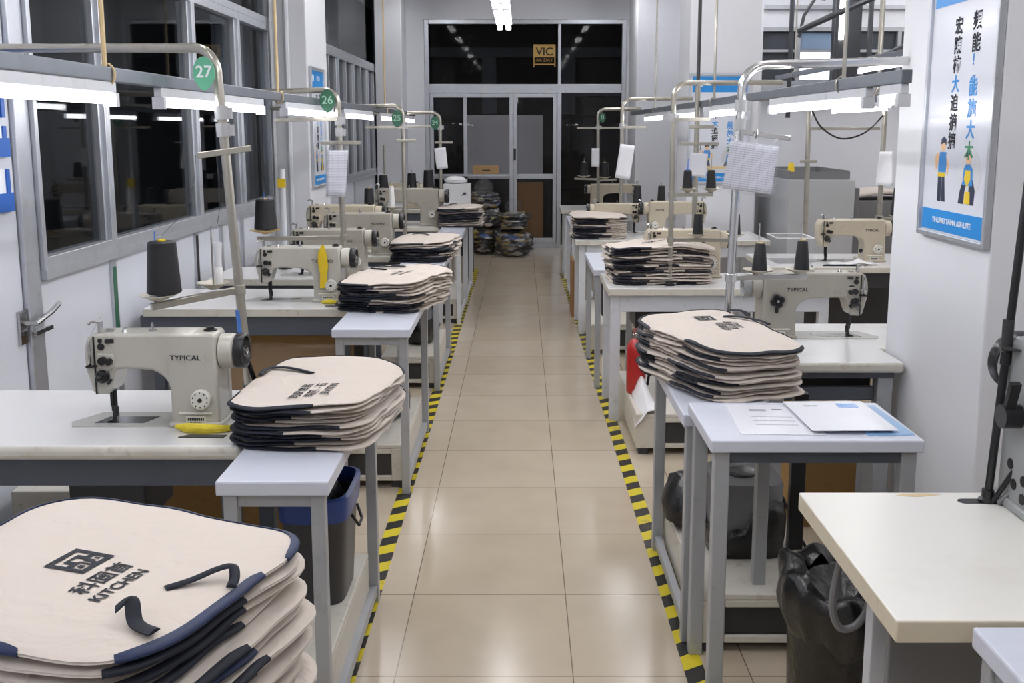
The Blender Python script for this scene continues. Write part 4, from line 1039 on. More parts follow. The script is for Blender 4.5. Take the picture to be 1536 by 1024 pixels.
Stack(-.635, 5.04, ZT, .445, .62, R(-15), 11, 'second bag stack along the left row', 'bags in the second left stack', waves=((.02, 7, 2, 0.2), (.012, 2, 9, 1.0)), bench=(-.845, -.495, 4.36, 5.36),
      arcs=mix_arcs((-120, 34, .85), (-60, 24, .45), (180, 16, .5)), seed=21, jit=.013, T=.0118, top_arcs=[(60, 170), (-155, -95)],
      strap=[([(-.17, .16, 0), (-.12, .12, .006), (-.04, .08, .006), (.0, .10, .004), (-.03, .14, .002), (-.10, .19, 0)], .018), ([(-.18, .10, 0), (-.11, .05, .003), (-.07, .03, .001)], .016)],
      printed=[('text', .03, -.07, 75, '司厨店', .03), ('text', .075, -.07, 75, 'HITCHEN', .026)])
Stack(-.655, 6.90, ZT, .42, .62, R(-6), 9, 'third bag stack along the left row', 'bags in the third left stack', waves=((.012, 7, 2, .4), (.012, 2, 7, 1.4)), bench=(-.80, -.505, 6.18, 7.24),
      arcs=mix_arcs((-104, 58, .72), (170, 16, .5), (-20, 16, .4)), seed=31, jit=.013, T=.0125, top_arcs=[(60, 170), (-150, -80)],
      strap=[([(-.12, .12, 0), (-.06, .10, .005), (.0, .05, .004), (.02, .0, .001)], .018)], printed=())
Stack(-.555, 9.22, ZT, .40, .50, R(-3), 11, 'farthest bag stack along the left row', 'bags in the farthest left stack', waves=((.012, 8, 2, .4), (.012, 2, 7, 1.4)), bench=(-.73, -.42, 8.36, 9.40),
      arcs=mix_arcs((-92, 56, .66), (170, 12, .4)), seed=41, jit=.013, T=.0135, top_arcs=[(60, 170), (-140, -75)],
      strap=[([(-.12, .02, 0), (-.09, .08, .005), (-.04, .10, .004)], .02)])

# bin on the floor box under the nearest left bench
t = thing('waste_bin', 'dark grey waste bin with blue bag rim under the nearest left bench', 'bin', (-.635, 3.02, .2))
def rr(a, b, n=40, p=5): return [((abs(math.cos(q) / a) ** p + abs(math.sin(q) / b) ** p) ** (-1 / p) * math.cos(q), (abs(math.cos(q) / a) ** p + abs(math.sin(q) / b) ** p) ** (-1 / p) * math.sin(q)) for q in [2 * PI * i / n for i in range(n)]]
def bin_rings(spec): return [[Vector((x, y, z)) for x, y in rr(a, b)] for a, b, z in spec]
MB().rings(bin_rings([(.085, .13, 0), (.105, .16, .34), (.10, .155, .34), (.08, .125, .01)])).obj('shell', 'bin_dark', t)
MB().rings(bin_rings([(.1085, .1635, .275), (.113, .168, .345), (.10, .153, .35), (.097, .15, .27)]), caps=False).obj('bag_rim', 'bag_blue', t)
MB().tube([(.107, -.05, .26), (.125, -.03, .22), (.125, .03, .22), (.107, .05, .26)], .005, 8).obj('handle', 'black_plastic', t)
m = MB(); m.lathe([(.09, .20), (.085, .30), (.06, .345), (.02, .33), (0.001, .32)], Matrix.Diagonal((.9, 1.3, 1, 1)), 20); b = m.obj('liner', 'bag_black', t)
# dark bag hanging under second bench
for (cx, cy, z, s, lb) in ((-.70, 4.95, .21, (.14, .2, .26), 'black rubbish bag on the floor box under the second left bench'), (-.69, 6.75, .21, (.12, .2, .24), 'black rubbish bag on the floor box under the third left bench')):
    m = MB().lathe([(.3, 0), (.85, .08), (1, .4), (.9, .75), (.55, .95), (.2, 1.0)], Matrix.Diagonal((s[0], s[1], s[2], 1)), 22)
    o = m.obj('rubbish_bag', 'bag_black', loc=(cx, cy, z))
    for v in o.data.vertices: v.co += v.co.normalized() * .03 * noise.noise(v.co * 9 + Vector((cx, cy, 0))) * (1 if v.co.z > .02 else 0)
    tag(o, lb, 'bag')

# ================================================================== RIGHT ROW
ZP = .812
bench(.517, 1.10, 2.625, 3.01, ZP, 'grey paper table at the near right with sheets on top', th=.036, leg=.042, group='grey side tables on the right', low=False, framemat='leg_dark')
bench(.505, .80, 3.018, 3.80, ZT, 'slim grey bench under the nearest right bag stack', low=True, leg=.04)
floor_box(.565, .965, 2.965, 3.86, .20, 'white floor box under the nearest right bench', win=(.2, .95))
floor_box(.585, 1.06, 4.93, 5.86, .215, 'white floor box in front of the second right table', win=(.2, .95))
floor_box(.515, .90, 7.25, 8.30, .225, 'white floor box in front of the third right table', win=(.3, .8))
# sheets on the paper table
def flat_sheet(x, y, w, d, rz, label, mt='paper', prints=(), h=0.):
    t = thing('paper_sheet', label, 'paper', (x, y, ZP + .0005 + h), rz, 'sheets on the grey paper table')
    MB().box(-w / 2, w / 2, -d / 2, d / 2, 0, .0016).obj('sheet', mt, t, smooth=0)
    m = MB(); n = 10; vs = []; fs = []
    for i in range(n + 1):
        for j in range(7):
            px = -w / 2 + w * i / n; py = -d / 2 + d * j / 6; vs.append((px, py, .0026 + .006 * max(0, noise.noise(Vector((px * 14, py * 14, x * 5)))) * (1 if .1 < i / n < .9 else .2)))
    for i in range(n):
        for j in range(6): a = i * 7 + j; fs.append((a, a + 7, a + 8, a + 1))
    m.add(vs, fs).obj('clear_sleeve', 'film', t)
    for (px, py, pw, pd, pm) in prints: MB().box(px - pw / 2, px + pw / 2, py - pd / 2, py + pd / 2, .0016, .0021).obj('print', pm, t, smooth=0)
flat_sheet(.735, 2.825, .235, .30, R(-3), 'white sheet in clear sleeve, left one on the paper table', prints=((-.03, .09, .05, .02, 'leg_grey'), (.03, .10, .03, .006, 'leg_dark'), (.0, .02, .12, .003, 'leg_grey'), (.0, -.02, .12, .003, 'leg_grey'), (.0, -.06, .12, .003, 'leg_grey')))
flat_sheet(.925, 2.83, .24, .30, R(1), 'white sheet with blue corner block, middle one on the paper table', prints=((.06, .10, .06, .045, 'poster_sky'), (-.05, .1, .04, .012, 'leg_grey')), h=.010)
flat_sheet(1.02, 2.82, .13, .30, R(2), 'pale blue sheet, right one on the paper table', 'blue_sheet')
# waste bin with paper roll under the paper table
t = thing('waste_bin', 'square grey bin with round hole under the near right paper table', 'bin', (.775, 3.36, .201))
MB().rings(bin_rings([(.115, .125, 0), (.125, .135, .25), (.12, .13, .26), (.03, .03, .26)])).obj('shell', 'bin_grey', t)
MB().lathe([(.055, .2615), (.052, .268), (.03, .2618), (.001, .2616)], None, 24).obj('hole', 'black_plastic', t)
m = MB(); vs = []; n = 30
rows = []
for k, (e, z0, z1) in enumerate(((.004, .0, .0), (.012, .05, .02), (.014, .09, .03), (.006, .12, .04))):
    rows.append([Vector((x * (1 + e / .12), y * (1 + e / .12), z0 + (.08 if x > 0 else -.02) * (k / 3) * (1 if y < 0 else .6) + .012 * math.sin(i * 1.7 + k))) for i, (x, y) in enumerate(rr(.123, .133, n))])
rows[0] = [Vector((p.x, p.y, .002)) for p in rows[0]]
m.rings(rows, caps=False); o = m.obj('bag_skirt', 'bag_black', t); o.modifiers.new('thickness', 'SOLIDIFY').thickness = .002
m = MB().lathe([(.3, 0), (.9, .15), (1, .45), (.8, .8), (.4, 1.0)], Matrix.Diagonal((.095, .15, .17, 1)), 22); o = m.obj('rubbish_bag', 'bag_black', loc=(.62, 3.58, .201))
for v in o.data.vertices: v.co += v.co.normalized() * .025 * noise.noise(v.co * 14) * (1 if v.co.z > .02 else 0)
tag(o, 'black rubbish bag beside the square grey bin on the floor box', 'bag')
tag(MB().box(-.025, .025, -.02, .02, 0, .56).obj('machine_leg_post', 'black_plastic', loc=(.955, 3.32, .201), smooth=0, bevel=.004), 'black upright post beside the square grey bin', 'post')
tag(MB().box(-.16, .16, -.21, .21, 0, .018).obj('blue_panel', 'blue_sheet', loc=(1.28, 4.80, 0), smooth=0, bevel=.003), 'light blue plastic panel lying on the floor under the nearest right table', 'panel')
tag(MB().box(-.16, .16, -.13, .13, 0, .50).obj('cardboard_box', 'cardboard', loc=(1.30, 4.12, 0), smooth=0, bevel=.004), 'brown cardboard box under the nearest right sewing table', 'box')
# cables on the floor
tag(MB().tube(curve([(.97, 3.55, .30), (1.03, 3.5, .16), (1.10, 3.42, .06), (1.2, 3.40, .012), (1.32, 3.46, .012)]), .006, 8).obj('cable', 'black_plastic'), 'black cable drooping to the floor under the paper table', 'cable')

# nearest right sewing table, notched around the column
poly = [(.93, 3.72), (1.462, 3.72), (1.462, 3.985), (1.95, 3.985), (1.95, 4.50), (.93, 4.50)]
worktable(poly, ZT, 'nearest right white sewing table against the column', [(.99, 3.80), (1.41, 3.80), (.99, 4.42), (1.88, 4.42)], [(.97, 1.44, 3.76, 3.79, .03), (.97, 1.9, 4.44, 4.47, .06)], bev=.012, legmat='leg_grey', apmat='leg_dark', lw=.06,
          under=[('cross_bar', 1.02, 1.38, 3.80, 3.83, .60, .655, 'leg_dark'), ('oil_pan', 1.03, 1.40, 3.9, 4.35, .62, .69, 'bin_dark')])
mR = machine((1.235, 4.145, ZT), 'stone grey sewing machine on the nearest right table facing the other way', body='enamel_tan', extra=.05, mirror=True, text='TYPICAL', textmat='ink_navy', wheel='enamel_grey', textx=.292, dial=None)
MB().lathe([(.019, 0), (.019, .002), (.015, .003)], Matrix.Translation((.15, -.0005, .212)) @ Matrix.Rotation(R(90), 4, 'X'), 22).obj('arm_plug', 'black_plastic', mR)
MB().lathe([(.012, 0), (.012, .006), (.006, .008)], Matrix.Translation((.197, -.006, .206)) @ Matrix.Rotation(R(90), 4, 'X'), 18).obj('cap_screw', 'chrome', mR)
MB().beam((.145, .01, .172), (.185, .004, .125), .016, .006).obj('knee_plate', 'chrome', mR)
# black knob cluster on its post
t = thing('thread_winder', 'black clover shaped knob on the nearest right machine', 'knob', (1.075, 4.142, ZT + .165))
m = MB()
for a in (20, 110, 200, 290): m.lathe([(.016, 0), (.017, .008), (.012, .012)], Matrix.Translation((.015 * math.cos(R(a)), 0, .015 * math.sin(R(a)))) @ Matrix.Rotation(R(90), 4, 'X'), 14)
m.beam((0, -.004, -.01), (-.002, -.004, -.05), .012, .006); m.obj('knob', 'black_plastic', t)
MB().lathe([(.007, .012), (.006, .016), (.001, .017)], Matrix.Rotation(R(90), 4, 'X'), 12).obj('screw', 'chrome', t)

# second right table (long, white apron)
worktable(rect(.485, 1.75, 5.50, 6.12), ZT, 'second right long white sewing table carrying the wide bag stack', [(.53, 5.56), (.53, 6.04), (1.70, 5.56), (1.70, 6.04)], [(.55, 1.68, 5.53, 5.56, .095), (.55, 1.68, 6.04, 6.07, .09)], bev=.006, legmat='leg_white', apmat='leg_white', lw=.055,
          under=[('middle_leg', .86, .90, 5.70, 5.74, 0.22, .73, 'dark_grey'), ('motor_box', .66, 1.2, 5.7, 6.0, .5, .68, 'bin_dark')])
machine((.96, 5.90, ZT), 'cream sewing machine behind the wide right bag stack with yellow stickers', body='enamel_cream', extra=.05, text='', detail=True, scale=1.02)
m = MB()
for a in range(5): m.prism([(.02 + .006 * math.cos(R(90 + 72 * a + k)) * r_, .006 * math.sin(R(90 + 72 * a + k)) * r_) for k, r_ in ((-36, .4), (0, 1.3), (36, .4))], -.001, 0)
o = m.obj('sticker', 'yellow', loc=(1.15, 5.8985, ZT + .235), smooth=0); tag(o, 'yellow star sticker on the cream machine behind the wide stack', 'sticker')
# third and fourth right tables
worktable(rect(.43, 1.985, 7.93, 8.68), ZT, 'third right long white table behind the wide stack', [(.49, 8.0), (.49, 8.6), (1.92, 8.0), (1.92, 8.6)], [(.52, 1.9, 7.96, 7.99, .10)], bev=.006, legmat='leg_white', apmat='leg_white', lw=.055,
          under=[('motor_box', .75, 1.25, 8.1, 8.4, .45, .68, 'bin_dark')])
machine((1.30, 8.30, ZT), 'cream sewing machine with dark knob on the third right table', body='enamel_cream', extra=.09, mirror=True, text='NOVEL', detail=False, scale=1.0)
machine((.82, 8.47, ZT), 'long cream machine lying low behind the farthest right stack', body='enamel_cream', extra=.05, mirror=True, text='', detail=False, scale=.9)
worktable(rect(.435, 1.9, 10.95, 11.65), ZT, 'farthest right white table at the end of the aisle', [(.50, 11.02), (.50, 11.58), (1.84, 11.02), (1.84, 11.58)], [(.53, 1.8, 10.98, 11.01, .08)], bev=.006, legmat='leg_white', apmat='leg_white')
machine((1.05, 11.2, ZT), 'long cream sewing machine on the farthest right table', body='enamel_cream', extra=.18, mirror=True, text='', detail=False, scale=.95)
bench(.455, .72, 9.2, 10.2, ZT, 'slim white bench between the third and farthest right tables', legmat='leg_white', low=True)
bench(.455, .72, 6.25, 7.15, ZT, 'slim grey bench behind the second right table', legmat='leg_grey', low=False)
tag(MB().box(-.05, .05, -.16, .16, 0, .30).obj('hanging_bin', 'bin_dark', loc=(.58, 6.66, .42), smooth=0, bevel=.015), 'dark grey tub hung under the bench behind the second right table', 'tub')
tag(MB().box(-.012, .012, -.2, .2, 0, .5).obj('cardboard_sheet', 'cardboard_brown', loc=(.46, 8.9, 0), smooth=0), 'brown cardboard sheet leaning at the third right table leg', 'cardboard')

# thread stands, right
stand((.805, 3.845, ZT), (.838, 3.86, 1.885), (1.474, 3.90, 1.905), 'bright chrome thread stand by the nearest right machine', r=.017, m='pole_bright', bend=.085,
      brackets=[(1.078, (.30, .03, .0), [(.36, -.004, .058, 'saucer', .185, 'pole_bright'), (.92, -.004, .058, 'saucer', .185, 'pole_bright')])], bars=[(1.625, (0, .0, .012), (.19, .0, -.012))], collars=(1.665, 1.735))
cone((.928, 3.863, 1.10), 'left black thread cone on the chrome stand by the nearest right machine', .11, .03, .02)
cone((1.097, 3.88, 1.10), 'right black thread cone on the chrome stand by the nearest right machine', .118, .03, .02)
sheet('job_sheet', (.885, 3.815, 1.625), .20, .225, 'white printed form in clear sleeve on the chrome right stand', 'paper', rot=(0, R(7.5), 0), cw=.006)
stand((.842, 5.62, ZT), (.842, 5.62, 1.898), (1.44, 5.62, 1.90), 'grey thread stand rising behind the wide right bag stack', r=.0145,
      brackets=[(1.285, (.235, .02, 0), [(.38, .0, .05, 'saucer', .17, 'blue_paint'), (.95, .0, .05, 'saucer', .17, 'pole_steel')]), (1.03, (.36, -.02, -.0), [(.42, .0, .055, 'saucer', .17, 'pole_steel'), (1.0, .0, .05, 'saucer', .17, 'pole_steel')])], bars=[(1.70, (0, 0, 0), (.2, 0, 0))], collars=(1.71,), m='pole_steel')
cone((.931, 5.628, 1.313), 'left black thread cone on the upper bracket behind the wide stack', .108, .029, .022, tipcol='blue_paint')
cone((1.065, 5.639, 1.313), 'right black thread cone on the upper bracket behind the wide stack', .108, .029, .022)
cone((.993, 5.612, 1.058), 'left black thread cone on the lower bracket behind the wide stack', .12, .03, .022)
cone((1.202, 5.60, 1.058), 'right black thread cone on the lower bracket behind the wide stack', .12, .03, .022)
stand((.85, 8.55, ZT), (.85, 8.55, 1.895), (1.44, 8.55, 1.90), 'grey thread stand behind the farthest right bag stack', r=.016,
      brackets=[(.98, (.36, -.05, 0), [(.38, .0, .06, 'saucer', .19, 'pole_steel'), (.94, .0, .06, 'saucer', .19, 'blue_paint')])], bars=[(1.66, (0, 0, 0), (.2, 0, 0))], collars=(1.67,))
cone((.987, 8.531, 1.008), 'left black thread cone on the stand behind the farthest right stack', .165, .04, .03)
cone((1.188, 8.503, 1.008), 'right black thread cone on the stand behind the farthest right stack', .165, .036, .028)
sheet('job_sheet', (.90, 8.52, 1.545), .14, .33, 'white paper sheets hanging on the stand behind the farthest right stack', 'paper', 'paper', rot=(0, R(8), 0), sleeve=False)
stand((.845, 11.0, ZT), (.83, 11.0, 1.855), (1.30, 11.0, 1.86), 'farthest right thread stand with small round green sign', r=.018,
      brackets=[(1.10, (-.26, -.02, .01), [(.6, .0, .07, 'saucer', .2, 'pole_steel')]), (1.09, (.20, -.02, .01), [(.35, .0, .07, 'saucer', .2, 'pole_steel')])], bars=[(1.655, (-.23, 0, 0), (.25, 0, 0))], collars=(1.66,))
cone((.683, 10.99, 1.135), 'left black thread cone on the farthest right stand', .155, .045, .034)
cone((.911, 10.99, 1.126), 'right black thread cone on the farthest right stand', .16, .05, .038)
number_sign((.875, 10.96, 1.765), '8', 'small round green sign on the farthest right thread stand', .036, .105, 'sign_dark_green', 'sign_ring', ts=.07)
sheet('job_sheet', (.805, 10.95, 1.47), .10, .24, 'narrow white sheet hanging on the farthest right stand', 'paper', 'paper', sleeve=False)
# back stand near the middle column with sleeve
stand((1.05, 6.06, ZT), (1.05, 6.06, 1.90), None, 'plain pole stand in front of the middle column', r=.016, bars=[(1.56, (-.1, 0, 0), (.13, 0, 0)), (1.66, (-.05, 0, 0), (.1, 0, 0))], m='pole_steel')
sheet('clear_pouch', (1.065, 6.02, 1.535), .12, .18, 'clear pouch of papers on the plain pole by the middle column', 'paper', 'paper', rot=(0, R(5), 0))

# ------------------------------------------------------------------ bag stacks, right
Stack(.685, 3.455, ZT, .40, .575, R(22), 13, 'nearest bag stack on the right row', 'bags in the nearest right stack', waves=((.012, -9, 6, .9), (.007, 4, -9, 1.0)), bench=(.50, .95, 3.018, 4.2), droop=.8,
      arcs=mix_arcs((-142, 22, .7), (-10, 20, .8), (90, 60, .8), sp=14), tilt=(0, .03), seed=52, jit=.012, T=.0112, top_arcs=[(-40, 26), (48, 150), (-150, -52)],
      strap=[([(.10, .12, 0), (.13, .10, .005), (.17, .07, .005), (.205, .03, .003), (.213, -.005, 0)], .018), ([(.17, .20, .004), (.205, .16, .01), (.215, .13, 0)], .024)],
      printed=[('logo', .018, .115, -100, .068), ('text', .050, .0, -102, '司厨店', .036), ('text', .012, -.01, -102, '司国店', .036), ('text', .082, .0, -102, 'JTIVEIY', .026)])
Stack(.80, 5.86, ZT, .60, .50, R(4), 13, 'wide bag stack on the second right table', 'bags in the wide right stack', waves=((.03, -8, 3, 2.2), (.010, 15, 6, 1.0)), bench=(.485, 1.75, 5.50, 6.5),
      arcs=mix_arcs((-128, 20, .7), (-70, 14, .35), (-30, 10, .3), (178, 14, .5), sp=20), seed=61, jit=.012, T=.0140, top_arcs=[(20, 150), (-155, -110)], droop=.8,
      printed=[('logo', -.08, -.06, -12, .062), ('text', -.02, -.075, 20, '司厨', .035), ('text', .10, -.085, -22, "7'HUTID,0", .045)],
      strap=[([(.24, .06, .0), (.26, .03, .005), (.27, .0, 0)], .018)])
Stack(.635, 8.27, ZT, .45, .54, R(2), 11, 'farthest bag stack on the right row', 'bags in the farthest right stack', waves=((.018, 7, 2, 2.4), (.01, 3, 8, 0)), bench=(.43, 1.99, 7.93, 8.7),
      arcs=mix_arcs((-110, 34, .6), (-150, 10, .5), (-20, 10, .4)), seed=71, jit=.011, T=.0138, top_arcs=[(30, 150), (-150, -140), (-60, -40)],
      printed=[('text', .0, -.05, 0, '·- 一', .06)])

# fire extinguisher
t = thing('fire_extinguisher', 'red fire extinguisher standing behind the nearest right stack', 'fire extinguisher', (.63, 5.36, .216)); t.scale = (.92, .92, .82)
MB().lathe([(.052, 0), (.056, .006), (.058, .02), (.058, .30), (.05, .335), (.03, .36), (.018, .37)], None, 28).obj('cylinder', 'red_paint', t)
m = MB().lathe([(.017, .368), (.017, .40), (.012, .405), (.012, .425)], None, 16); m.cyl((-.022, 0, .39), (.022, 0, .39), .009, 10); m.obj('valve', 'chrome', t)
m = MB().beam((-.02, 0, .425), (.06, 0, .455), .018, .006).beam((-.02, 0, .41), (.05, 0, .40), .018, .006); m.obj('lever', 'red_paint', t, bevel=.002)
MB().tube(curve([(.02, 0, .39), (.06, -.0, .40), (.085, 0, .36), (.085, .0, .20), (.07, 0, .05)]), .008, 8).obj('hose', 'black_plastic', t)
MB().prism(arc(0, 0, .0586, 215, 325, 14) + arc(0, 0, .0578, 325, 215, 14), .12, .25, 0, 'xy').obj('label_band', 'white_plastic', t, smooth=40) if False else None
# white plastic sheet over the corner of the second floor box
rows = []
for i in range(9):
    u = i / 8; row = []
    for j in range(9):
        v = j / 8; x = .575 + .03 * v + .13 * u * (1 - .3 * v); y = 4.915 + .42 * v; z = .235 + .09 * math.sin(PI * min(1, (1 - u) * 1.1)) * v - .18 * max(0, .5 - u) * (1 - v) + .012 * noise.noise(Vector((u * 5, v * 5, 3)))
        row.append(Vector((x, y - .01 * math.sin(u * 6), z)))
    rows.append(row)
o = MB().rings(rows, caps=False, closed=False).obj('plastic_sheet', 'white_plastic'); o.modifiers.new('thickness', 'SOLIDIFY').thickness = .002
tag(o, 'crumpled white plastic sheet over the corner of the second right floor box', 'plastic sheet')
tag(MB().box(-.035, .035, -.03, .03, 0, .36).obj('pedal_box', 'bin_grey', loc=(.79, 5.30, .216), smooth=0, bevel=.006), 'grey box standing behind the nearest right stack on the floor box', 'box')

# ------------------------------------------------------------------ front right worktable with its machine
poly = rect(.68, 1.9, 1.695, 2.345)
t = worktable(poly, ZT, 'large cream worktable at the front right corner', [(.80, 2.10), (1.8, 1.80), (1.8, 2.25)], [(.75, 1.8, 1.90, 1.92, .34)], top='laminate_warm', edge='edge_warm', bev=.004, th=.044, legmat='leg_white', lw=.042, apmat='bin_grey')
MB().prism(arc(.075, 0, .016, -90, 90, 8) + arc(-.045, 0, .016, 90, 270, 8), ZT, ZT + .0006, 0, 'xy').obj('cable_slot', 'dark_metal', t, smooth=0, M=Matrix.Translation((1.105 - 1.29, 2.285 - 2.02, 0)))
MB().prism([(-.05, -.004), (.0, -.012), (.06, .002), (.02, .012), (-.03, .01)], ZT, ZT + .0005, 0, 'xy').obj('worn_patch', 'wood_pale', t, smooth=0, M=Matrix.Translation((.96 - 1.29, 2.325 - 2.02, 0)))
st = stand((1.115, 2.285, ZT), (1.165, 2.30, 1.62), None, 'black leaning thread pole on the front right table', r=.0095, m='black_plastic', brackets=[(1.12, (.14, -.0, .0), [])], collars=())
m = MB().lathe([(.01, -.01), (.04, -.004), (.055, 0), (.055, .006), (.01, .0)], Matrix.Translation((.06, -.0, .375)), 24).lathe([(.013, .34), (.013, .44)], Matrix.Translation((.022, .008, 0)), 14).obj('spool_dish', 'bin_dark', st)
machine((1.145, 2.03, ZT), 'grey sewing machine at the right edge of the front table', body='enamel_grey', extra=.0, mirror=True, scale=1.42, detail=False, rotz=R(-90), dial=False)
t = thing('drive_cable', 'thick grey cable curving beside the front right machine', 'cable', (1.14, 2.2, ZT))
MB().tube(curve([(-.01, .06, .005), (.02, .04, .05), (.06, .0, .10), (.11, -.04, .13), (.14, -.05, .13)]), .007, 8).obj('cord', 'bin_grey', t)
MB().tube(curve([(-.02, .07, .004), (.03, .02, .15), (.07, -.03, .27), (.11, -.06, .36)]), .006, 8).obj('rod', 'dark_metal', t)
# bench in the bottom right corner
bench(.806, 1.3, .7, 1.672, ZT + .002, 'slim grey bench in the bottom right corner', low=False)
# black bin bag under the front right table
t = thing('waste_bag', 'large black bin lined with a black bag under the front right table', 'bin', (.862, 2.50, 0))
m = MB().lathe([(.125, .0), (.135, .02), (.15, .40), (.155, .46), (.10, .47), (.02, .40)], None, 40); o = m.obj('body', 'bag_black', t)
for v in o.data.vertices:
    if v.co.z > .01: v.co += Vector((v.co.x, v.co.y, 0)).normalized() * (.010 * noise.noise(Vector((v.co.x * 20, v.co.y * 20, v.co.z * 5))))
rows = []
for k, (r_, z) in enumerate(((.10, .46), (.15, .485), (.178, .465), (.185, .42), (.172, .37), (.158, .33))):
    row = []
    for i in range(48):
        a = 2 * PI * i / 48; w = 1 + .05 * math.sin(5 * a + k) + .03 * math.sin(11 * a + k * 2) + .03 * math.sin(17 * a); zz = z + .02 * math.sin(7 * a + k) + .06 * (-math.cos(a) * .6 + .2 * math.sin(a)) * (1 if k < 3 else .6)
        row.append(Vector((r_ * w * math.cos(a), r_ * w * math.sin(a), zz)))
    rows.append(row)
MB().rings(rows, caps=False).obj('bag_collar', 'bag_black', t)
cl = [o for o in t.children if o.name.startswith('bag_collar')][0]; cl.modifiers.new('thickness', 'SOLIDIFY').thickness = .002; sb = cl.modifiers.new('smooth', 'SUBSURF'); sb.levels = 1; sb.render_levels = 2
for i, (pts, lb) in enumerate((([(.76, 2.20, .725), (.735, 2.2, .62), (.73, 2.2, .54), (.75, 2.2, .49), (.79, 2.2, .50), (.815, 2.2, .56), (.82, 2.2, .725)], 'grey strap looping down below the front right table'),
                               ([(.84, 2.16, .725), (.83, 2.16, .60), (.85, 2.16, .51), (.90, 2.16, .49), (.93, 2.16, .725)], 'second grey strap loop beside the first under the front table'))):
    tag(MB().tube(curve(pts), .009, 8).obj('strap_loop', 'bin_grey'), lb, 'strap')
tag(MB().tube(curve([(.905, 1.80, .725), (.895, 1.8, .4), (.90, 1.82, .02)]), .006, 8).obj('cable', 'leg_grey'), 'pale cable hanging down beside the front right table leg', 'cable')

# ================================================================== RIGHT BAY
worktable(rect(1.60, 2.75, 6.38, 7.08), ZT, 'white sewing table in the right bay', [(1.66, 6.46), (2.68, 6.46), (1.66, 7.0), (2.68, 7.0)], [(1.64, 2.7, 6.42, 6.45, .10)], bev=.008, legmat='leg_white', apmat='bin_dark', under=[('back_panel', 1.64, 2.7, 6.95, 6.97, .1, .66, 'bin_dark')])
machine((2.20, 6.62, ZT), 'cream sewing machine on the right bay table with blue shield badge', body='enamel_cream', extra=.055, text='TYPICAL', textmat='ink_black')
o = MB().prism([(-.012, .014), (.012, .014), (.012, -.004), (0, -.016), (-.012, -.004)], -.0015, .0).obj('badge', 'ink_navy', loc=(2.26, 6.6195, ZT + .075), smooth=0); tag(o, 'small dark shield badge on the cream right bay machine', 'badge')
rows = []
for i in range(7):
    rows.append([Vector((-.15 + .3 * j / 8, -.06 + .12 * i / 6, .006 + .045 * math.exp(-((j / 8 - .62) ** 2) / .02) * (1 - abs(i / 6 - .5)) + .006 * math.sin(j))) for j in range(9)])
o = MB().rings(rows, caps=False, closed=False).obj('cloth_scrap', 'white_plastic', loc=(2.17, 6.50, ZT)); o.modifiers.new('thickness', 'SOLIDIFY').thickness = .003; tag(o, 'white cloth scrap lying before the right bay machine', 'cloth')
tag(MB().prism([(-.13, -.02), (.12, -.03), (.13, .0), (-.1, .012)], 0, .008, 0, 'xy').obj('dark_cloth', 'navy_binding', loc=(2.08, 6.44, ZT), smooth=0), 'dark folded strip at the front edge of the right bay table', 'cloth')
# clear cover box on the bay table
t = thing('clear_cover', 'clear plastic box cover on the left of the right bay table', 'cover', (1.80, 6.68, ZT))
m = MB(); P = [(-.12, -.15), (.12, -.15), (.12, .15), (-.12, .15)]
m.prism(P, .0, .17, 0, 'xy'); m.obj('shell', 'film', t, smooth=0, bevel=.004)
m = MB()
for a, b in ((0, 1), (1, 2), (2, 3), (3, 0)): m.beam((*P[a], .17), (*P[b], .17), .006, .006)
m.obj('rim', 'white_plastic', t, smooth=0)
# grey metal cabinet behind the third right table
t = thing('metal_cabinet', 'grey steel cabinet with an open tray top in the right bay', 'cabinet', (2.46, 8.86, 0))
MB().box(-.27, .27, -.65, .65, 0, 1.235).obj('body', 'grey_metal', t, smooth=0, bevel=.004)
MB().box(.271, .36, -.5, .6, 0, 1.16).obj('side_box', 'bin_grey', t, smooth=0, bevel=.004)
m = MB().box(-.26, .24, -.6, -.585, 1.236, 1.30).box(-.26, .24, .3, .315, 1.236, 1.31).box(-.26, -.245, -.585, .3, 1.236, 1.31).box(.225, .24, -.585, .3, 1.236, 1.31); m.obj('tray', 'bin_grey', t, smooth=0)
t = cone((2.25, 8.4, 1.236), 'small gold thread cone standing on the grey steel cabinet', .13, .035, .022, 'yellow', 'thread cones')
tag(MB().box(-.3, .3, -.35, .35, 0, 1.02).obj('storage_unit', 'bin_grey', loc=(3.25, 9.2, 0), smooth=0, bevel=.006), 'low grey storage unit right of the steel cabinet', 'cabinet')
m = MB(); rows = [[Vector((-.26 + .52 * j / 9, -.3 + .6 * i / 6, .02 + .06 * math.sin(PI * j / 9) * (.6 + .4 * math.sin(i * 2)))) for j in range(10)] for i in range(7)]
o = MB().rings(rows, caps=False, closed=False).obj('cloth_heap', 'canvas', loc=(3.25, 9.2, 1.02)); o.modifiers.new('thickness', 'SOLIDIFY').thickness = -.02; tag(o, 'heap of cream cloth on the low grey storage unit', 'cloth')
stand((2.06, 7.2, 0), (2.04, 7.2, 1.80), None, 'left grey pole carrying the short right bay rail', r=.018, bars=[(1.42, (-.06, 0, 0), (.06, 0, 0)), (1.65, (0, 0, 0), (.5, 0, 0))], m='pole_steel')
stand((2.56, 7.15, 0), (2.56, 7.15, 1.83), None, 'right grey pole carrying the short right bay rail', r=.018, m='pole_steel', brackets=[(1.02, (.06, -.22, 0), [(1.0, 0, .07, 'saucer', .2, 'pole_steel')])])
cone((2.62, 6.93, 1.048), 'black thread cone half hidden behind the right column', .2, .06, .045)
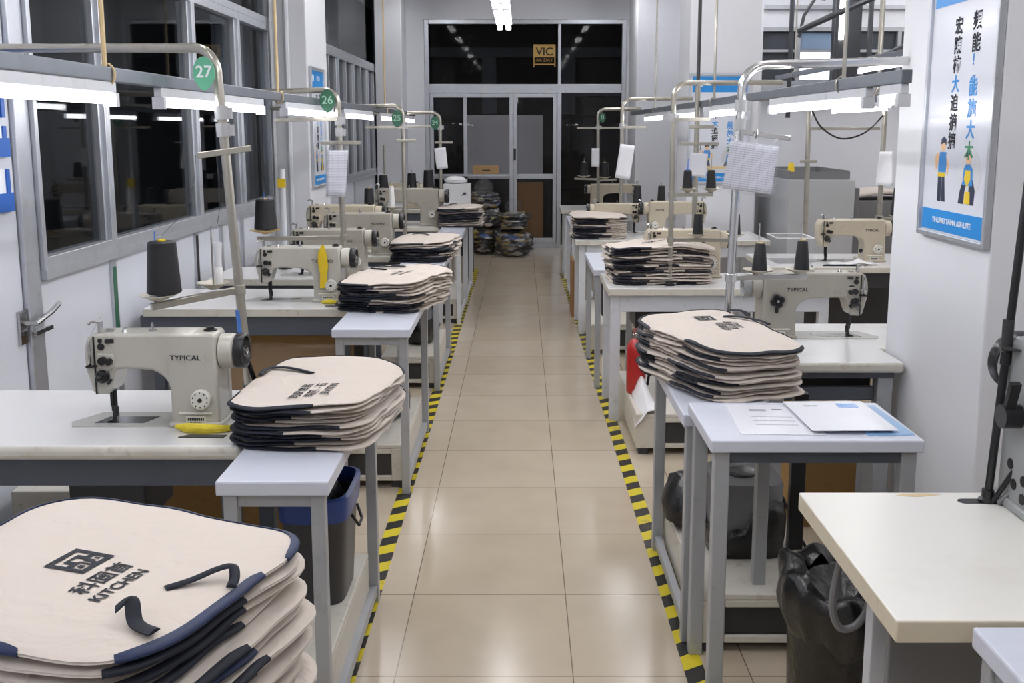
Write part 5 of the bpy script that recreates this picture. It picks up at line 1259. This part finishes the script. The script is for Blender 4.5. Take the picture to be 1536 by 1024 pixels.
tag(MB().tube(curve([(2.05, 7.17, 1.78), (2.12, 7.16, 1.66), (2.26, 7.15, 1.58), (2.42, 7.14, 1.62), (2.54, 7.13, 1.74)]), .006, 6).obj('cable', 'dark_metal'), 'thin dark cable sagging between the two bay poles', 'cable')
sheet('white_bag', (2.565, 7.10, 1.52), .11, .28, 'white cloth bag hanging on the right bay pole', 'bag', 'paper', sleeve=False, cw=.04)

# ================================================================== SCRAP BAGS AT THE DOOR
def scrap(x, y, z, rx, ry, rz, label, seed, top=False):
    t = thing('scrap_bag', label, 'bag', (x, y, z), 0, 'bags of fabric scraps by the door')
    m = MB(); n = 16
    m.lathe([(max(.02, (1 - abs(2 * k / n - 1) ** 5) ** .5 * (.94 + .08 * math.sin(k * 1.9 + seed))), k / n) for k in range(n + 1)], None, 36)
    o = m.obj('contents', 'fabric_scraps', t, M=Matrix.Diagonal((rx, ry, rz, 1)))
    for v in o.data.vertices:
        if v.co.z > .01: v.co += Vector((v.co.x, v.co.y, .2 * (v.co.z - rz / 2))).normalized() * (.07 * noise.noise(v.co * 6 + Vector((seed, 0, 0))) + .035 * noise.noise(v.co * 17 + Vector((seed, 3, 0)))) + Vector((0, 0, .02 * noise.noise(v.co * 15)))
    o2 = m.obj('clear_bag', 'film_bag', t, M=Matrix.Diagonal((rx * 1.05, ry * 1.05, rz * 1.02, 1)))
    for v in o2.data.vertices:
        if v.co.z > .01: v.co += Vector((v.co.x, v.co.y, 0)).normalized() * (.07 * noise.noise(v.co * 6 + Vector((seed, 0, 0))) + .03 * noise.noise(v.co * 20 + Vector((seed, 3, 5))))
    if top: MB().lathe([(.5, .0), (.62, .25), (.5, .7), (.2, 1.0)], Matrix.Translation((0, 0, rz)) @ Matrix.Diagonal((rx, ry, .16, 1)), 20).obj('knot', 'film', t)
scrap(-.47, 13.3, 0, .20, .2, .36, 'lowest clear bag of scraps in the left pile by the door', 1)
scrap(-.47, 13.3, .355, .19, .19, .26, 'middle clear bag of scraps in the left pile by the door', 5)
scrap(-.50, 13.32, .61, .21, .2, .22, 'upper clear bag of scraps in the left pile by the door', 9, True)
scrap(-.08, 13.05, 0, .235, .22, .34, 'lower clear bag of scraps in the right pile by the door', 13)
scrap(-.10, 13.07, .335, .20, .2, .25, 'upper clear bag of scraps in the right pile by the door', 17, True)
scrap(-.93, 13.2, .42, .22, .2, .46, 'clear bag of dark scraps behind the white carton', 21)
tag(MB().box(-.2, .2, -.2, .2, 0, .415).obj('storage_box', 'bin_dark', loc=(-.93, 13.2, 0), smooth=0, bevel=.01), 'dark crate under the scrap bag behind the white carton', 'crate')
t = thing('white_carton', 'white carton with a tear on the farthest left table', 'box', (-.72, 11.3, ZT))
MB().box(-.15, .15, -.12, .12, 0, .27).obj('carton', 'white_plastic', t, smooth=0, bevel=.006)
MB().prism([(.05, .14), (.10, .15), (.11, .17), (.08, .18)], -.1215, -.12).obj('mark', 'leg_dark', t, smooth=0)
m = MB().lathe([(.4, 0), (.95, .2), (1, .5), (.6, .9), (.1, 1)], Matrix.Diagonal((.13, .09, .085, 1)), 20); o = m.obj('white_bundle', 'white_plastic', loc=(-.74, 11.3, ZT + .27)); tag(o, 'rolled white bundle on top of the white carton', 'bundle')

# ================================================================== POSTERS
def poster(loc, rz, label, title, chars_a, chars_b, hs=1.0, k=1.0):
    t = thing('wall_poster', label, 'poster', loc, rz, 'tall slogan posters on the columns')
    W, H = .515, .93
    MB().box(0, W, -.012, 0, 0, H).obj('backing', 'poster_white', t, smooth=0)
    f = MB().box(-.012, .006, -.024, 0, -.012, H + .012).box(W - .006, W + .012, -.024, 0, -.012, H + .012).box(.006, W - .006, -.024, 0, -.012, .006).box(.006, W - .006, -.024, 0, H - .006, H + .012)
    f.obj('frame', 'aluminium', t, smooth=0, bevel=.003)
    hb = MB().box(.02, W - .02, -.0135, -.012, H - .15, H - .015).obj('header', 'poster_blue', t, smooth=0)
    lettering(title, .045, 'paper', hb, (W / 2 + .03, -.0140, H - .075), extrude=.0002)
    MB().lathe([(.03, 0), (.03, .0004)], Matrix.Translation((.09, -.0136, H - .075)) @ Matrix.Rotation(R(90), 4, 'X'), 24).obj('emblem', 'paper', hb)
    fb = MB().box(.012, W - .012, -.0135, -.012, .012, .085).obj('footer', 'poster_blue', t, smooth=0)
    lettering('YIHUIMEI TAIMA ASIHUITE', .026, 'paper', fb, (W / 2, -.0140, .048), extrude=.0002, bold=.0006)
    for i, ch in enumerate(chars_a):
        lettering(ch, .060, 'poster_blue' if ch == '大' else 'ink_navy', t, (.222, -.0130, .700 - i * .0635), name='character', bold=.0012)
    for i, ch in enumerate(chars_b):
        lettering(ch, .064 if i not in (2, 3) else .045, ('ink_navy' if i < 2 else 'poster_blue' if i < 7 else 'green_print'), t, (.358, -.0130, (.705, .635, .583, .544, .495, .426, .357, .289)[i]), name='character', bold=.0012)
    # two printed workers, one standing and one crouching
    def shape(poly, mt, y=-.0128, nm='figure'): MB().prism(poly, y, -.012).obj(nm, mt, t, smooth=0)
    def disc(x, z, r): return [(x + r * math.cos(2 * PI * i / 18), z + r * math.sin(2 * PI * i / 18)) for i in range(18)]
    shape([(.13, .115), (.16, .115), (.157, .20), (.145, .2), (.128, .2)], 'navy_print'); shape([(.165, .115), (.195, .115), (.18, .2), (.16, .2)], 'navy_print')
    shape([(.125, .2), (.185, .2), (.19, .25), (.183, .285), (.135, .285), (.125, .25)], 'poster_sky'); shape([(.125, .2), (.185, .2), (.186, .215), (.124, .215)], 'yellow', -.0131)
    shape([(.095, .25), (.105, .22), (.13, .265), (.125, .285), (.1, .275)], 'skin_print', -.0130); shape([(.185, .275), (.21, .25), (.205, .205), (.195, .21), (.192, .245)], 'skin_print', -.0130)
    shape(disc(.158, .307, .02), 'skin_print'); shape([(.138, .31), (.14, .33), (.16, .338), (.178, .328), (.179, .308), (.168, .318)], 'navy_print', -.0131)
    shape(disc(.37, .22, .085), 'board_white', -.0124)
    shape([(.30, .118), (.34, .118), (.345, .16), (.36, .2), (.33, .2), (.31, .16)], 'navy_print'); shape([(.375, .118), (.415, .118), (.42, .165), (.40, .2), (.375, .2)], 'navy_print')
    shape([(.325, .18), (.40, .18), (.395, .235), (.375, .25), (.345, .25), (.33, .235)], 'poster_sky', -.0130); shape([(.345, .12), (.39, .12), (.385, .16), (.35, .16)], 'yellow', -.0131)
    shape([(.335, .2), (.36, .175), (.385, .2), (.38, .23), (.345, .23)], 'yellow', -.0131); shape(disc(.36, .268, .02), 'skin_print', -.013); shape([(.34, .27), (.343, .29), (.36, .298), (.378, .29), (.38, .27), (.37, .28)], 'navy_print', -.0132)
poster((1.474, 3.655, 1.285), R(-90), 'tall framed slogan poster on the near right column', '司民店居', '宏陳柿大追摘摘', '頻能！‥能施大木')
poster((-1.659, 7.975, 1.19), R(90), 'tall framed slogan poster on the left column', '司民店', '宏陳柿大追摘摘', '頻能！‥能施大木')
poster((1.46, 8.819, 1.18), 0, 'tall framed slogan poster on the middle right column', '司民店居', '宏陳柿大追摘摘', '頻能！‥能施大木')

# small wooden bar with charms below the middle poster
t = thing('wooden_bar', 'short pale wooden bar with charms in front of the middle column', 'bar', (1.165, 6.034, 1.41))
MB().box(-.115, .095, -.008, .008, 0, .018).obj('bar', 'wood_pale', t, smooth=0)
for x, mt in ((.06, 'yellow'), (.075, 'ink_navy')): MB().lathe([(.002, -.02), (.008, -.03), (.009, -.06), (.002, -.065)], Matrix.Translation((x, -.01, 0)), 10).obj('charm', mt, t)

# ------------------------------------------------------------------ camera, world, output look
cam = bpy.data.cameras.new('camera'); co = bpy.data.objects.new('camera', cam); COL.objects.link(co)
co.location = (0, 0, 1.65); co.rotation_euler = (R(90 - 9), 0, 0)
cam.sensor_width = 36; cam.lens = 1501 / 1536 * 36; cam.shift_x = -14 / 1536; cam.shift_y = -81.4 / 1536
cam.clip_start = .05; cam.clip_end = 100
scene.camera = co
w = bpy.data.worlds.new('world'); scene.world = w; w.use_nodes = True
w.node_tree.nodes['Background'].inputs[0].default_value = (.5, .55, .65, 1); w.node_tree.nodes['Background'].inputs[1].default_value = .02
scene.view_settings.view_transform = 'Standard'; scene.view_settings.look = 'None'; scene.view_settings.gamma = 1; scene.view_settings.use_curve_mapping = False
scene.view_settings.exposure = EXPO
scene.cycles.max_bounces = 8; scene.cycles.diffuse_bounces = 4; scene.cycles.transparent_max_bounces = 16; scene.cycles.caustics_reflective = False; scene.cycles.caustics_refractive = False
scene.cycles.sample_clamp_indirect = 6
